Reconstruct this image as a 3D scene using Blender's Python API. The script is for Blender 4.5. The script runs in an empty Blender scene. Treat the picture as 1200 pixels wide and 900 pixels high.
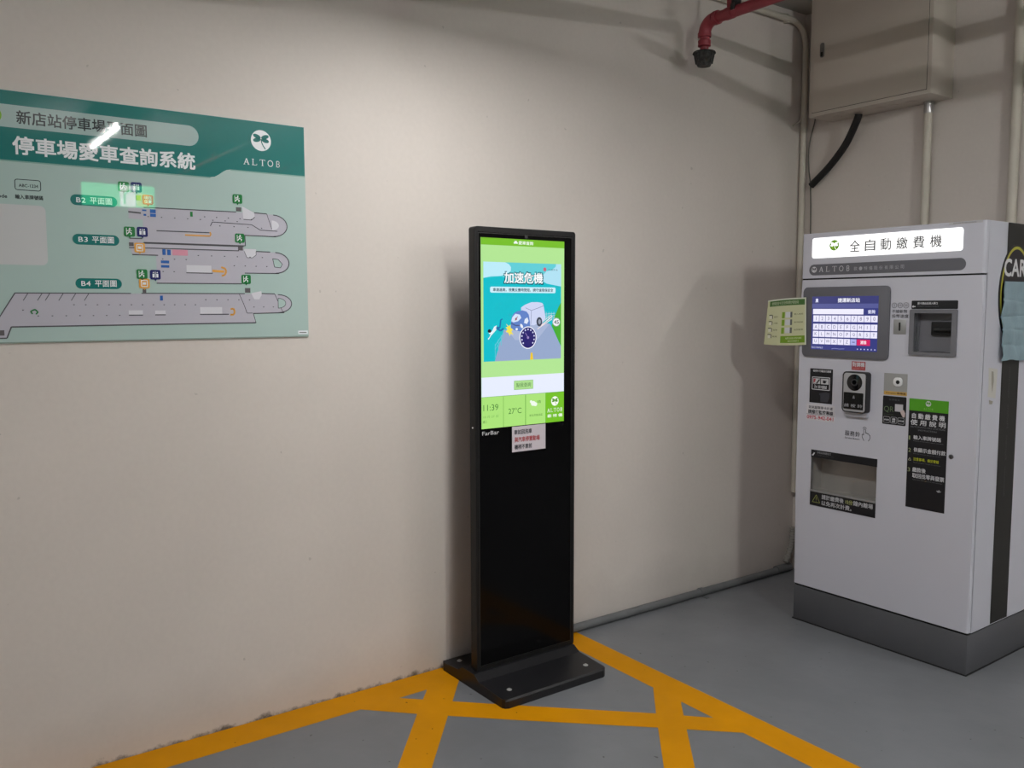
import bpy, bmesh, math, random
from mathutils import Matrix, Vector
random.seed(7)
scene = bpy.context.scene
C = scene.collection

# ------------------------------------------------------------------ camera
CAM = (2.998, -4.1456, 1.5)
YAW, PITCH, ROLL = 0.9456, 0.0890, -0.0021
fw = Vector((-math.sin(YAW) * math.cos(PITCH), math.cos(YAW) * math.cos(PITCH), -math.sin(PITCH)))
rt = fw.cross(Vector((0, 0, 1))).normalized()
up = rt.cross(fw)
rt, up = math.cos(ROLL) * rt + math.sin(ROLL) * up, -math.sin(ROLL) * rt + math.cos(ROLL) * up
cd = bpy.data.cameras.new('camera')
cam = bpy.data.objects.new('camera', cd)
C.objects.link(cam)
cam.matrix_world = Matrix(((rt.x, up.x, -fw.x, CAM[0]), (rt.y, up.y, -fw.y, CAM[1]), (rt.z, up.z, -fw.z, CAM[2]), (0, 0, 0, 1)))
cd.sensor_width = 36
cd.lens = 1010.7 / 1200 * 36
cd.clip_start = 0.05
scene.camera = cam

# ------------------------------------------------------------------ world, exposure, lamp strength
w = bpy.data.worlds.new('world')
scene.world = w
w.use_nodes = True
w.node_tree.nodes['Background'].inputs[0].default_value = (0.75, 0.8, 0.9, 1)
w.node_tree.nodes['Background'].inputs[1].default_value = 0.0
vs = scene.view_settings
vs.view_transform = 'Standard'
vs.look = 'None'
vs.exposure = 0.0
vs.gamma = 1.0
vs.use_curve_mapping = False
TUBE_STRENGTH = 530.0     # bare tubes
PANEL_STRENGTH = 82.0     # the low batten with a flat diffuser near the poster wall
LAMP_COLOUR = (1.0, 0.985, 0.965, 1)
# the lamps: (kind, x start, y, z of the lit part, strength factor)
LAMPS = [('panel', 0.66, -2.50, 2.60, 1.0), ('tube', 4.56, -2.55, 2.96, 2.0), ('tube', 3.2, 0.18, 2.92, 0.65), ('tube', 6.4, 0.6, 2.95, 0.9), ('tube', 4.9, -5.7, 2.95, 0.4)]  # last tube: unseen fill lamp, added to soften the shadow left of the kiosk


# ------------------------------------------------------------------ colour and material helpers
def lin(c):
    c = c / 255.0
    return c / 12.92 if c <= 0.04045 else ((c + 0.055) / 1.055) ** 2.4


def rgb(r, g, b):
    return (lin(r), lin(g), lin(b), 1)


MATS = {}


def mat(name, col, rough=0.5, metal=0.0, spec=0.5, coat=0.0, emit=0.0, emit_col=None, noise=None, bump=None):
    """Principled material; noise = (scale, amount) varies the colour, bump = (scale, strength) the surface."""
    if name in MATS:
        return MATS[name]
    m = bpy.data.materials.new(name)
    m.use_nodes = True
    nt = m.node_tree
    b = nt.nodes['Principled BSDF']
    b.inputs['Base Color'].default_value = col
    b.inputs['Roughness'].default_value = rough
    b.inputs['Metallic'].default_value = metal
    b.inputs['Specular IOR Level'].default_value = spec
    b.inputs['Coat Weight'].default_value = coat
    b.inputs['Coat Roughness'].default_value = 0.02
    if emit:
        b.inputs['Emission Color'].default_value = emit_col or col
        b.inputs['Emission Strength'].default_value = emit
    tc = None
    if noise or bump:
        tc = nt.nodes.new('ShaderNodeTexCoord')
    if noise:
        n = nt.nodes.new('ShaderNodeTexNoise')
        n.inputs['Scale'].default_value = noise[0]
        n.inputs['Detail'].default_value = 6
        nt.links.new(tc.outputs['Object'], n.inputs['Vector'])
        mr = nt.nodes.new('ShaderNodeMapRange')
        mr.inputs['From Min'].default_value = 0.3
        mr.inputs['From Max'].default_value = 0.7
        mr.inputs['To Min'].default_value = 1 - noise[1]
        mr.inputs['To Max'].default_value = 1 + noise[1]
        nt.links.new(n.outputs['Fac'], mr.inputs['Value'])
        mx = nt.nodes.new('ShaderNodeVectorMath')
        mx.operation = 'SCALE'
        mx.inputs[0].default_value = col[:3]
        nt.links.new(mr.outputs['Result'], mx.inputs['Scale'])
        nt.links.new(mx.outputs['Vector'], b.inputs['Base Color'])
    if bump:
        n = nt.nodes.new('ShaderNodeTexNoise')
        n.inputs['Scale'].default_value = bump[0]
        n.inputs['Detail'].default_value = 5
        nt.links.new(tc.outputs['Object'], n.inputs['Vector'])
        bp = nt.nodes.new('ShaderNodeBump')
        bp.inputs['Strength'].default_value = bump[1]
        bp.inputs['Distance'].default_value = 0.004
        nt.links.new(n.outputs['Fac'], bp.inputs['Height'])
        nt.links.new(bp.outputs['Normal'], b.inputs['Normal'])
    MATS[name] = m
    return m


def screen_mat(r, g, b, k=1.0):
    """A lit patch of a display."""
    return mat('display_%d_%d_%d_%g' % (r, g, b, k), (0.004, 0.004, 0.004, 1), 0.12, spec=0.4, emit=k, emit_col=rgb(r, g, b))


def print_mat(r, g, b, rough=0.45):
    return mat('print_%d_%d_%d_%g' % (r, g, b, rough), rgb(r, g, b), rough, spec=0.4)


def acrylic_mat(r, g, b):
    """Print seen through a glossy acrylic sheet."""
    return mat('acrylic_%d_%d_%d' % (r, g, b), rgb(r, g, b), 0.35, spec=0.15, coat=0.65)


def wall_mat(name, col, horiz):
    """Painted concrete: cream paint, faint blotches, tiny dents, dirt along the floor; horiz = index of the axis along the wall."""
    m = bpy.data.materials.new(name)
    m.use_nodes = True
    nt = m.node_tree
    N, L = nt.nodes.new, nt.links.new
    b = nt.nodes['Principled BSDF']
    b.inputs['Roughness'].default_value = 0.55
    b.inputs['Specular IOR Level'].default_value = 0.35
    g = N('ShaderNodeNewGeometry')
    sx = N('ShaderNodeSeparateXYZ')
    L(g.outputs['Position'], sx.inputs[0])

    def noise(scale, detail=4, rough=0.5):
        n = N('ShaderNodeTexNoise')
        n.inputs['Scale'].default_value = scale
        n.inputs['Detail'].default_value = detail
        n.inputs['Roughness'].default_value = rough
        L(g.outputs['Position'], n.inputs['Vector'])
        return n.outputs['Fac']

    def rng(v, a, c, d, e):
        r = N('ShaderNodeMapRange')
        for k, x in zip(('From Min', 'From Max', 'To Min', 'To Max'), (a, c, d, e)):
            r.inputs[k].default_value = x
        L(v, r.inputs['Value'])
        return r.outputs['Result']

    def mth(op, a, c):
        n = N('ShaderNodeMath')
        n.operation = op
        for i, x in enumerate((a, c)):
            if isinstance(x, (int, float)):
                n.inputs[i].default_value = x
            else:
                L(x, n.inputs[i])
        return n.outputs[0]

    blot = rng(noise(1.6, 5), 0.3, 0.7, 0.965, 1.035)
    fine = rng(noise(55, 3), 0.3, 0.7, 0.985, 1.015)
    # scuffs: rare dark specks and short streaks
    speck = rng(noise(31, 2, 0.4), 0.765, 0.785, 1.0, 0.8)
    # dirt line where the wall meets the floor, broken by noise
    n1 = noise(14, 6, 0.7)
    edge = mth('ADD', rng(n1, 0.35, 0.75, -0.014, 0.024), 0.0)
    d = mth('SUBTRACT', sx.outputs['Z'], edge)
    dirt = rng(d, -0.006, 0.012, 0.22, 1.0)
    grime = rng(mth('SUBTRACT', sx.outputs['Z'], rng(noise(3.2, 5), 0.3, 0.7, 0.0, 0.22)), -0.1, 0.12, 0.86, 1.0)
    k = mth('MULTIPLY', mth('MULTIPLY', blot, fine), mth('MULTIPLY', speck, mth('MULTIPLY', dirt, grime)))
    v = N('ShaderNodeVectorMath')
    v.operation = 'SCALE'
    v.inputs[0].default_value = col[:3]
    L(k, v.inputs['Scale'])
    L(v.outputs['Vector'], b.inputs['Base Color'])
    h = mth('ADD', mth('MULTIPLY', noise(1.6, 2), 0.5), mth('MULTIPLY', noise(70, 3), 0.06))
    bp = N('ShaderNodeBump')
    bp.inputs['Strength'].default_value = 0.10
    bp.inputs['Distance'].default_value = 0.012
    L(h, bp.inputs['Height'])
    L(bp.outputs['Normal'], b.inputs['Normal'])
    return m


def floor_mat(name, col, rough, worn, spec=0.45):
    """Glossy epoxy paint with dull patches, tiny debris and scratches."""
    m = bpy.data.materials.new(name)
    m.use_nodes = True
    nt = m.node_tree
    N, L = nt.nodes.new, nt.links.new
    b = nt.nodes['Principled BSDF']
    b.inputs['Specular IOR Level'].default_value = spec
    g = N('ShaderNodeNewGeometry')

    def noise(scale, detail, r=0.5):
        n = N('ShaderNodeTexNoise')
        n.inputs['Scale'].default_value = scale
        n.inputs['Detail'].default_value = detail
        n.inputs['Roughness'].default_value = r
        L(g.outputs['Position'], n.inputs['Vector'])
        return n.outputs['Fac']

    def rng(v, a, c, d, e):
        r = N('ShaderNodeMapRange')
        for k, x in zip(('From Min', 'From Max', 'To Min', 'To Max'), (a, c, d, e)):
            r.inputs[k].default_value = x
        L(v, r.inputs['Value'])
        return r.outputs['Result']

    def mul(a, c):
        n = N('ShaderNodeMath')
        n.operation = 'MULTIPLY'
        L(a, n.inputs[0])
        L(c, n.inputs[1])
        return n.outputs[0]

    k = mul(rng(noise(2.4, 6), 0.3, 0.7, 1 - worn, 1 + worn), rng(noise(38, 2, 0.4), 0.745, 0.765, 1.0, 0.35))
    k = mul(k, rng(noise(9, 5), 0.3, 0.7, 1 - worn * 0.5, 1 + worn * 0.5))
    v = N('ShaderNodeVectorMath')
    v.operation = 'SCALE'
    v.inputs[0].default_value = col[:3]
    L(k, v.inputs['Scale'])
    L(v.outputs['Vector'], b.inputs['Base Color'])
    L(rng(noise(4, 5), 0.3, 0.7, rough - 0.06, rough + 0.08), b.inputs['Roughness'])
    bp = N('ShaderNodeBump')
    bp.inputs['Strength'].default_value = 0.12
    bp.inputs['Distance'].default_value = 0.004
    L(noise(30, 3), bp.inputs['Height'])
    L(bp.outputs['Normal'], b.inputs['Normal'])
    return m


# ------------------------------------------------------------------ object helpers
def link(name, bm, m, parent=None, smooth=False):
    bmesh.ops.recalc_face_normals(bm, faces=bm.faces[:])
    me = bpy.data.meshes.new(name)
    bm.to_mesh(me)
    bm.free()
    if m:
        me.materials.append(m)
    if smooth:
        me.polygons.foreach_set('use_smooth', [True] * len(me.polygons))
        try:
            me.set_sharp_from_angle(angle=math.radians(35))
        except Exception:
            pass
    o = bpy.data.objects.new(name, me)
    C.objects.link(o)
    o.parent = parent
    return o


def thing(name, label, cat, loc=(0, 0, 0), rotz=0, group=None):
    o = bpy.data.objects.new(name, None)
    o.empty_display_size = 0.1
    C.objects.link(o)
    o.location = loc
    o.rotation_euler = (0, 0, rotz)
    tag(o, label, cat, group)
    return o


def tag(o, label, cat=None, group=None):
    o['label'] = label
    if cat:
        o['category'] = cat
    if group:
        o['group'] = group
    return o


def struct(o, label=None):
    o['kind'] = 'structure'
    if label:
        o['label'] = label
    return o


def add_box(bm, x0, x1, y0, y1, z0, z1, bev=0.0, seg=2):
    t = bmesh.new()
    bmesh.ops.create_cube(t, size=1)
    for v in t.verts:
        v.co = Vector(((x0 + x1) / 2 + v.co.x * (x1 - x0), (y0 + y1) / 2 + v.co.y * (y1 - y0), (z0 + z1) / 2 + v.co.z * (z1 - z0)))
    if bev:
        bmesh.ops.bevel(t, geom=t.edges[:], offset=bev, segments=seg, affect='EDGES', profile=0.5)
    merge(bm, t)
    return bm


def merge(bm, t):
    me = bpy.data.meshes.new('tmp')
    t.to_mesh(me)
    t.free()
    bm.from_mesh(me)
    bpy.data.meshes.remove(me)


def box(name, x0, x1, y0, y1, z0, z1, m, parent=None, bev=0.0, seg=2):
    return link(name, add_box(bmesh.new(), x0, x1, y0, y1, z0, z1, bev, seg), m, parent, bev > 0)


def add_tube(bm, pts, r, seg=14, caps=True):
    """Tube along a polyline; r a number or one radius per point."""
    pts = [Vector(p) for p in pts]
    rs = r if isinstance(r, (list, tuple)) else [r] * len(pts)
    rings = []
    ref = None
    for i, p in enumerate(pts):
        a = pts[max(i - 1, 0)]
        b = pts[min(i + 1, len(pts) - 1)]
        t = (b - a)
        t = t.normalized() if t.length > 1e-9 else Vector((0, 0, 1))
        if ref is None:
            ref = Vector((0, 0, 1)) if abs(t.z) < 0.9 else Vector((1, 0, 0))
        ref = (ref - t * ref.dot(t)).normalized()
        s = t.cross(ref)
        rings.append([bm.verts.new(p + rs[i] * (math.cos(2 * math.pi * k / seg) * ref + math.sin(2 * math.pi * k / seg) * s)) for k in range(seg)])
    for a, b in zip(rings, rings[1:]):
        for k in range(seg):
            bm.faces.new((a[k], a[(k + 1) % seg], b[(k + 1) % seg], b[k]))
    if caps:
        bm.faces.new(rings[0][::-1])
        bm.faces.new(rings[-1])
    return bm


def tube(name, pts, r, m, parent=None, seg=14):
    return link(name, add_tube(bmesh.new(), pts, r, seg), m, parent, True)


def arc(c, a, b, r, n=8):
    """Quarter bend about c from direction a to direction b."""
    c, a, b = Vector(c), Vector(a), Vector(b)
    return [c + r * (math.cos(t) * a + math.sin(t) * b) for t in [math.pi / 2 * i / n for i in range(n + 1)]]


def smooth_path(pts, n=8):
    """Catmull-Rom through the points."""
    P = [Vector(p) for p in pts]
    P = [P[0] * 2 - P[1]] + P + [P[-1] * 2 - P[-2]]
    out = []
    for i in range(1, len(P) - 2):
        for k in range(n):
            t = k / n
            a, b, c, d = P[i - 1], P[i], P[i + 1], P[i + 2]
            out.append(0.5 * ((2 * b) + (c - a) * t + (2 * a - 5 * b + 4 * c - d) * t * t + (3 * b - a - 3 * c + d) * t ** 3))
    out.append(P[-2])
    return out


# local frames: (along, up, out) -> local coordinates of the thing
def FL(u, v, n):          # faces +X: along Y
    return (n, u, v)


def FF(u, v, n):          # faces -Y: along X
    return (u, -n, v)


MW = 0.8289


def FS(u, v, n):          # right flank of the pay machine
    return (MW + n, u, v)


def rrect(u0, u1, v0, v1, r=0.0, n=5):
    if r <= 0:
        return [(u0, v0), (u1, v0), (u1, v1), (u0, v1)]
    r = min(r, abs(u1 - u0) / 2 - 1e-5, abs(v1 - v0) / 2 - 1e-5)
    out = []
    for cx, cy, a0 in ((u1 - r, v0 + r, -90), (u1 - r, v1 - r, 0), (u0 + r, v1 - r, 90), (u0 + r, v0 + r, 180)):
        for k in range(n + 1):
            a = math.radians(a0 + 90 * k / n)
            out.append((cx + r * math.cos(a), cy + r * math.sin(a)))
    return out


def ell(cu, cv, ru, rv=None, n=24, rot=0.0):
    rv = rv or ru
    out = []
    for k in range(n):
        a = 2 * math.pi * k / n
        x, y = ru * math.cos(a), rv * math.sin(a)
        out.append((cu + x * math.cos(rot) - y * math.sin(rot), cv + x * math.sin(rot) + y * math.cos(rot)))
    return out


def line(p, q, wd):
    (a, b), (c, d) = p, q
    l = math.hypot(c - a, d - b) or 1
    x, y = -(d - b) / l * wd / 2, (c - a) / l * wd / 2
    return [(a - x, b - y), (c - x, d - y), (c + x, d + y), (a + x, b + y)]


def polyline(pts, wd, close=False):
    pts = list(pts) + ([pts[0]] if close else [])
    return [line(a, b, wd) for a, b in zip(pts, pts[1:])]


def area2(p):
    return sum(a[0] * b[1] - b[0] * a[1] for a, b in zip(p, p[1:] + p[:1]))


def flat(name, polys, m, parent, F, n):
    """Printed patches: polygons (along, up) lying n in front of the frame's plane."""
    b = bmesh.new()
    for p in polys:
        p = list(p)
        if area2(p) < 0:
            p = p[::-1]
        b.faces.new([b.verts.new(F(u, v, n)) for u, v in p])
    return link_keep(name, b, m, parent)


def link_keep(name, b, m, parent):
    me = bpy.data.meshes.new(name)
    b.to_mesh(me)
    b.free()
    me.materials.append(m)
    o = bpy.data.objects.new(name, me)
    C.objects.link(o)
    o.parent = parent
    return o


def slab(name, poly, m, parent, F, n0, n1, bev=0.0):
    """A plate with the outline poly between n0 and n1 in front of the frame's plane."""
    b = bmesh.new()
    p = list(poly)
    if area2(p) < 0:
        p = p[::-1]
    lo = [b.verts.new(F(u, v, n0)) for u, v in p]
    hi = [b.verts.new(F(u, v, n1)) for u, v in p]
    top = b.faces.new(hi)
    b.faces.new(lo[::-1])
    for k in range(len(p)):
        b.faces.new((lo[k], lo[(k + 1) % len(p)], hi[(k + 1) % len(p)], hi[k]))
    if bev:
        bmesh.ops.bevel(b, geom=list(top.edges), offset=bev, segments=2, affect='EDGES', profile=0.5)
    return link(name, b, m, parent, True)


def ring(name, outer, inner, m, parent, F, n0, n1):
    """A frame between two outlines with the same number of points."""
    b = bmesh.new()
    O0 = [b.verts.new(F(u, v, n0)) for u, v in outer]
    O1 = [b.verts.new(F(u, v, n1)) for u, v in outer]
    I0 = [b.verts.new(F(u, v, n0)) for u, v in inner]
    I1 = [b.verts.new(F(u, v, n1)) for u, v in inner]
    k = len(outer)
    for i in range(k):
        j = (i + 1) % k
        b.faces.new((O1[i], O1[j], I1[j], I1[i]))
        b.faces.new((O0[i], O0[j], O1[j], O1[i]))
        b.faces.new((I1[i], I1[j], I0[j], I0[i]))
        b.faces.new((I0[i], I0[j], O0[j], O0[i]))
    return link(name, b, m, parent, True)


def glyphs(body, spacing=1.0):
    """Vertices and faces of a text line, from Blender's own font."""
    cu = bpy.data.curves.new('t', 'FONT')
    cu.body = body
    cu.size = 1.0
    cu.space_character = spacing
    cu.resolution_u = 3
    o = bpy.data.objects.new('t', cu)
    C.objects.link(o)
    bpy.context.view_layer.update()
    me = bpy.data.meshes.new_from_object(o.evaluated_get(bpy.context.evaluated_depsgraph_get()))
    vs_ = [(v.co.x, v.co.y) for v in me.vertices]
    fs = [tuple(p.vertices) for p in me.polygons]
    bpy.data.objects.remove(o)
    bpy.data.curves.remove(cu)
    bpy.data.meshes.remove(me)
    return vs_, fs


GC = {}


def text(body, u0, u1, v0, v1, m, parent, F, n, bold=0.0, spacing=1.0, name='lettering', rot=0.0, even=False):
    """A line of lettering filling the box u0..u1, v0..v1; even = every character gets an equal cell."""
    b = bmesh.new()
    items = []
    if even:
        k = len(body)
        wd = (u1 - u0) / k
        for i, ch in enumerate(body):
            if ch != ' ':
                items.append((ch, u0 + (i + 0.06) * wd, u0 + (i + 0.94) * wd))
    else:
        items.append((body, u0, u1))
    for s, a, c in items:
        key = (s, spacing)
        if key not in GC:
            GC[key] = glyphs(*key)
        vs_, fs = GC[key]
        if not vs_:
            continue
        xs = [q[0] for q in vs_]
        ys = [q[1] for q in vs_]
        x0, x1, y0, y1 = min(xs), max(xs), min(ys), max(ys)
        su, sv = (c - a) / max(x1 - x0, 1e-6), (v1 - v0) / max(y1 - y0, 1e-6)
        if even and su > sv * 1.1:
            su = sv
            a = (a + c) / 2 - (x1 - x0) * su / 2
        cu_, cv_ = (u0 + u1) / 2, (v0 + v1) / 2
        d = bold * (v1 - v0)
        strikes = [(0.0, 0.0)] if d <= 0 else [(-d, -d), (d, -d), (d, d), (-d, d)]
        for q, (eu, ev) in enumerate(strikes):
            vv = []
            for x, y in vs_:
                U, V = a + (x - x0) * su + eu, v0 + (y - y0) * sv + ev
                if rot:
                    du, dv = U - cu_, V - cv_
                    U, V = cu_ + du * math.cos(rot) - dv * math.sin(rot), cv_ + du * math.sin(rot) + dv * math.cos(rot)
                vv.append(b.verts.new(F(U, V, n + q * 0.00001)))
            for f in fs:
                try:
                    b.faces.new([vv[k] for k in f])
                except ValueError:
                    pass
    return link_keep(name, b, m, parent)


def altob(u0, u1, v0, v1, m, parent, F, n, wd=None):
    """The widely spaced roman capitals A L T O B with serifs."""
    h = v1 - v0
    cw = (u1 - u0) / 5.0
    t = (wd or 0.13) * h
    s = 0.5 * t
    polys = []
    lw = min(cw * 0.72, h * 0.95)
    for i, ch in enumerate('ALTOB'):
        a = u0 + cw * i + (cw - lw) / 2
        c = a + lw
        mid = (a + c) / 2
        if ch == 'A':
            polys += [line((a + 0.1 * lw, v0), (mid, v1), t * 0.7), line((c - 0.12 * lw, v0), (mid, v1), t * 1.2), line((a + 0.25 * lw, v0 + 0.34 * h), (c - 0.25 * lw, v0 + 0.34 * h), s),
                      line((a - 0.05 * lw, v0), (a + 0.28 * lw, v0), s), line((c - 0.3 * lw, v0), (c + 0.05 * lw, v0), s)]
        if ch == 'L':
            x = a + 0.22 * lw
            polys += [line((x, v0), (x, v1), t), line((a + 0.02 * lw, v1), (a + 0.42 * lw, v1), s), line((a + 0.02 * lw, v0), (c - 0.1 * lw, v0), s), line((c - 0.12 * lw, v0), (c - 0.06 * lw, v0 + 0.25 * h), s)]
        if ch == 'T':
            polys += [line((mid, v0), (mid, v1), t), line((a, v1), (c, v1), s), line((a + 0.02 * lw, v1), (a + 0.02 * lw, v1 - 0.2 * h), s), line((c - 0.02 * lw, v1), (c - 0.02 * lw, v1 - 0.2 * h), s), line((mid - 0.18 * lw, v0), (mid + 0.18 * lw, v0), s)]
        if ch == 'O':
            e = ell(mid, (v0 + v1) / 2, lw * 0.46, h * 0.5, 20)
            polys += [line(p, q, t * 0.8) for p, q in zip(e, e[1:] + e[:1])]
        if ch == 'B':
            x = a + 0.22 * lw
            polys += [line((x, v0), (x, v1), t)]
            for c0, c1 in ((v0, v0 + 0.53 * h), (v0 + 0.53 * h, v1)):
                r = (c1 - c0) / 2
                e = [(x, c0)] + [(x + 0.28 * lw + r * 0.8 * math.cos(q), c0 + r + r * math.sin(q)) for q in [math.radians(-90 + 18 * k) for k in range(11)]] + [(x, c1)]
                polys += [line(p, q, t * 0.75) for p, q in zip(e, e[1:])]
    return flat('lettering', polys, m, parent, F, n)


def clover(cu, cv, r, disc, leaf, parent, F, n, disc_name='logo_disc'):
    """Round emblem: a disc with a clover of paired leaves and a curved stem."""
    d = flat(disc_name, [ell(cu, cv, r, r, 32)], disc, parent, F, n)
    pol = []
    for sx in (-1, 1):
        pol.append(ell(cu + sx * 0.40 * r, cv + 0.36 * r, 0.40 * r, 0.20 * r, 16, sx * 0.35))
        pol.append(ell(cu + sx * 0.42 * r, cv + 0.02 * r, 0.38 * r, 0.20 * r, 16, -sx * 0.2))
    st = [(cu + 0.0 * r, cv + 0.15 * r), (cu + 0.06 * r, cv - 0.2 * r), (cu + 0.2 * r, cv - 0.5 * r), (cu + 0.42 * r, cv - 0.8 * r)]
    pol += polyline(st, 0.1 * r)
    b = []
    for k, p in enumerate(pol):
        b.append(p)
    l = flat('clover', b, leaf, parent, F, n + 0.0003)
    return d, l


# ------------------------------------------------------------------ materials
M_wall = wall_mat('cream_painted_wall', (0.64, 0.588, 0.55, 1), 1)
M_floor = floor_mat('grey_epoxy_floor', (0.168, 0.175, 0.19, 1), 0.34, 0.07)
M_yellow = floor_mat('yellow_floor_paint', (0.60, 0.25, 0.002, 1), 0.55, 0.08, 0.08)
M_ceil = mat('grey_ceiling', (0.40, 0.39, 0.37, 1), 0.8, noise=(3, 0.06))
M_black = mat('black_powder_coat', (0.0065, 0.0065, 0.007, 1), 0.42, spec=0.3, bump=(220, 0.06))
M_glass = mat('black_glass', (0.0022, 0.0022, 0.0026, 1), 0.10, spec=0.12)
M_gap = mat('dark_gap', (0.006, 0.006, 0.007, 1), 0.8)
M_steel = mat('bright_steel', (0.55, 0.55, 0.56, 1), 0.28, metal=1.0)
M_brushed = mat('brushed_steel', (0.36, 0.35, 0.34, 1), 0.4, metal=1.0, noise=(30, 0.08))
M_white = mat('machine_white_paint', (0.53, 0.532, 0.605, 1), 0.38, noise=(2.5, 0.012), bump=(160, 0.03))
M_plinth = mat('plinth_grey_paint', (0.078, 0.08, 0.09, 1), 0.5, noise=(4, 0.06))
M_dgrey = mat('dark_grey_plastic', (0.115, 0.115, 0.135, 1), 0.45)
M_rgrey = mat('reader_grey_plastic', (0.15, 0.15, 0.17, 1), 0.5)
M_cab = mat('cabinet_beige_paint', (0.51, 0.455, 0.40, 1), 0.5, noise=(3, 0.03))
M_cond = mat('conduit_painted', (0.58, 0.54, 0.47, 1), 0.5, noise=(12, 0.05))
M_red = mat('red_pipe_paint', (0.30, 0.038, 0.055, 1), 0.45, noise=(14, 0.15))
M_rust = mat('dusty_black_iron', (0.045, 0.045, 0.045, 1), 0.7, noise=(70, 0.6), bump=(120, 0.5))
M_pipe = mat('grey_floor_pipe', (0.13, 0.135, 0.14, 1), 0.5, noise=(10, 0.12))
M_hose = mat('black_rubber', (0.006, 0.006, 0.007, 1), 0.6)
M_lampw = mat('white_enamel', (0.75, 0.75, 0.73, 1), 0.4)

# ------------------------------------------------------------------ the room
CEIL = 3.08
struct(box('floor', -0.2, 10.2, -8.2, 4.2, -0.1, 0, M_floor), 'grey painted garage floor')
floor = bpy.data.objects['floor']
struct(box('ceiling', -0.2, 10.2, -8.2, 4.2, CEIL, CEIL + 0.1, M_ceil), 'grey concrete ceiling')
struct(box('wall_left', -0.2, 0, -8.2, 4.2, 0, CEIL, M_wall), 'long cream wall behind the black kiosk')
struct(box('wall_right', 0, 1.75, 0, 0.2, 0, CEIL, M_wall), 'short cream wall behind the pay machine')
struct(box('wall_back', 0, 10.2, 4.0, 4.2, 0, CEIL, M_wall))
struct(box('wall_front', 0, 10.2, -8.2, -8.0, 0, CEIL, M_wall))
struct(box('wall_far', 10.0, 10.2, -8.0, 4.0, 0, CEIL, M_wall))

# yellow no-parking hatch painted on the floor
k_z = [0.0004]


def paint(poly):
    k_z[0] += 0.0001
    b = bmesh.new()
    p = list(poly)
    if area2(p) < 0:
        p = p[::-1]
    b.faces.new([b.verts.new((x, y, k_z[0])) for x, y in p])
    return link_keep('painted_line', b, M_yellow, floor)


paint([(0.001, -4.6), (0.145, -4.6), (0.145, -1.64), (0.001, -1.64)])
paint([(0.001, -1.765), (2.4, -1.785), (2.4, -1.655), (0.001, -1.638)])
paint([(2.27, -4.6), (2.4, -4.6), (2.4, -1.72), (2.27, -1.72)])
paint([(0.1, -4.6), (2.4, -4.6), (2.4, -4.47), (0.1, -4.47)])
paint([(0.10, -2.674), (0.139, -2.633), (0.449, -2.309), (0.818, -1.918), (0.99, -1.75), (1.125, -1.752), (0.902, -1.988), (0.545, -2.378), (0.304, -2.632), (0.10, -2.834)])
paint([(0.10, -2.312), (0.179, -2.381), (0.652, -2.778), (2.33, -4.20), (2.33, -4.36), (0.586, -2.869), (0.302, -2.636), (0.10, -2.464)])
paint([(0.66, -1.774), (0.65, -1.72), (0.76, -1.72), (0.820, -1.786), (1.161, -2.086), (2.33, -3.12), (2.33, -3.28), (1.101, -2.168), (0.82, -1.92)])
paint([(0.12, -4.46), (0.28, -4.46), (2.33, -2.41), (2.33, -2.24)])

# ------------------------------------------------------------------ parking plan poster on the left wall
W0 = -1.19
po = thing('wall_poster', 'green and white acrylic parking plan board hanging on the cream wall', 'poster', (0, -2.9017, 1.3979))
A_bg = acrylic_mat(171, 194, 190)
A_teal = acrylic_mat(4, 112, 108)
A_pill = acrylic_mat(164, 186, 184)
A_white = acrylic_mat(232, 236, 240)
A_ink = acrylic_mat(36, 40, 46)
A_map = acrylic_mat(184, 182, 194)
A_line = acrylic_mat(84, 84, 90)
A_green = acrylic_mat(30, 122, 62)
A_navy = acrylic_mat(30, 34, 104)
A_blue = acrylic_mat(44, 98, 176)
A_orange = acrylic_mat(228, 166, 76)
A_red = acrylic_mat(202, 62, 72)
A_pink = acrylic_mat(214, 148, 168)
A_lime = acrylic_mat(120, 176, 40)
A_stair = acrylic_mat(96, 92, 96)
A_light = acrylic_mat(210, 210, 218)
slab('board', rrect(W0, 0, 0, 0.744), A_bg, po, FL, 0.001, 0.006)
slab('clear_edge', [(W0, -0.004), (0.0, -0.004), (0.0, 0.0), (W0, 0.0)], mat('acrylic_edge', rgb(140, 158, 150), 0.15, coat=1.0), po, FL, 0.001, 0.006)
n0 = 0.0064
hd = flat('header_band', [[(W0, 0.743), (W0, 0.5405), (-0.336, 0.5405), (-0.322, 0.543), (-0.308, 0.551), (-0.292, 0.563), (-0.281, 0.569), (-0.266, 0.572), (-0.001, 0.572), (-0.001, 0.743)]], A_teal, po, FL, n0)
flat('header_edge', [line((W0, 0.5385), (-0.336, 0.5385), 0.004), line((-0.268, 0.570), (-0.001, 0.570), 0.004)], acrylic_mat(130, 170, 160), po, FL, n0 - 0.0002)
pl = flat('title_pill', [rrect(-1.12, -0.371, 0.6365, 0.7025, 0.033, 8)], A_pill, po, FL, n0 + 0.0003)
flat('title_dot', [ell(-0.964, 0.669, 0.025)], A_lime, po, FL, n0 + 0.0006)
text('新店站停車場平面圖', -0.901, -0.535, 0.649, 0.688, A_ink, po, FL, n0 + 0.0007, bold=0.016, name='title_lettering')
text('停車場愛車查詢系統', -0.914, -0.386, 0.560, 0.612, A_white, po, FL, n0 + 0.0007, bold=0.026, name='title_lettering')
clover(-0.1585, 0.680, 0.0355, A_white, A_teal, po, FL, n0 + 0.0006)
altob(-0.226, -0.085, 0.5945, 0.6145, A_white, po, FL, n0 + 0.0007, 0.16)
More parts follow.
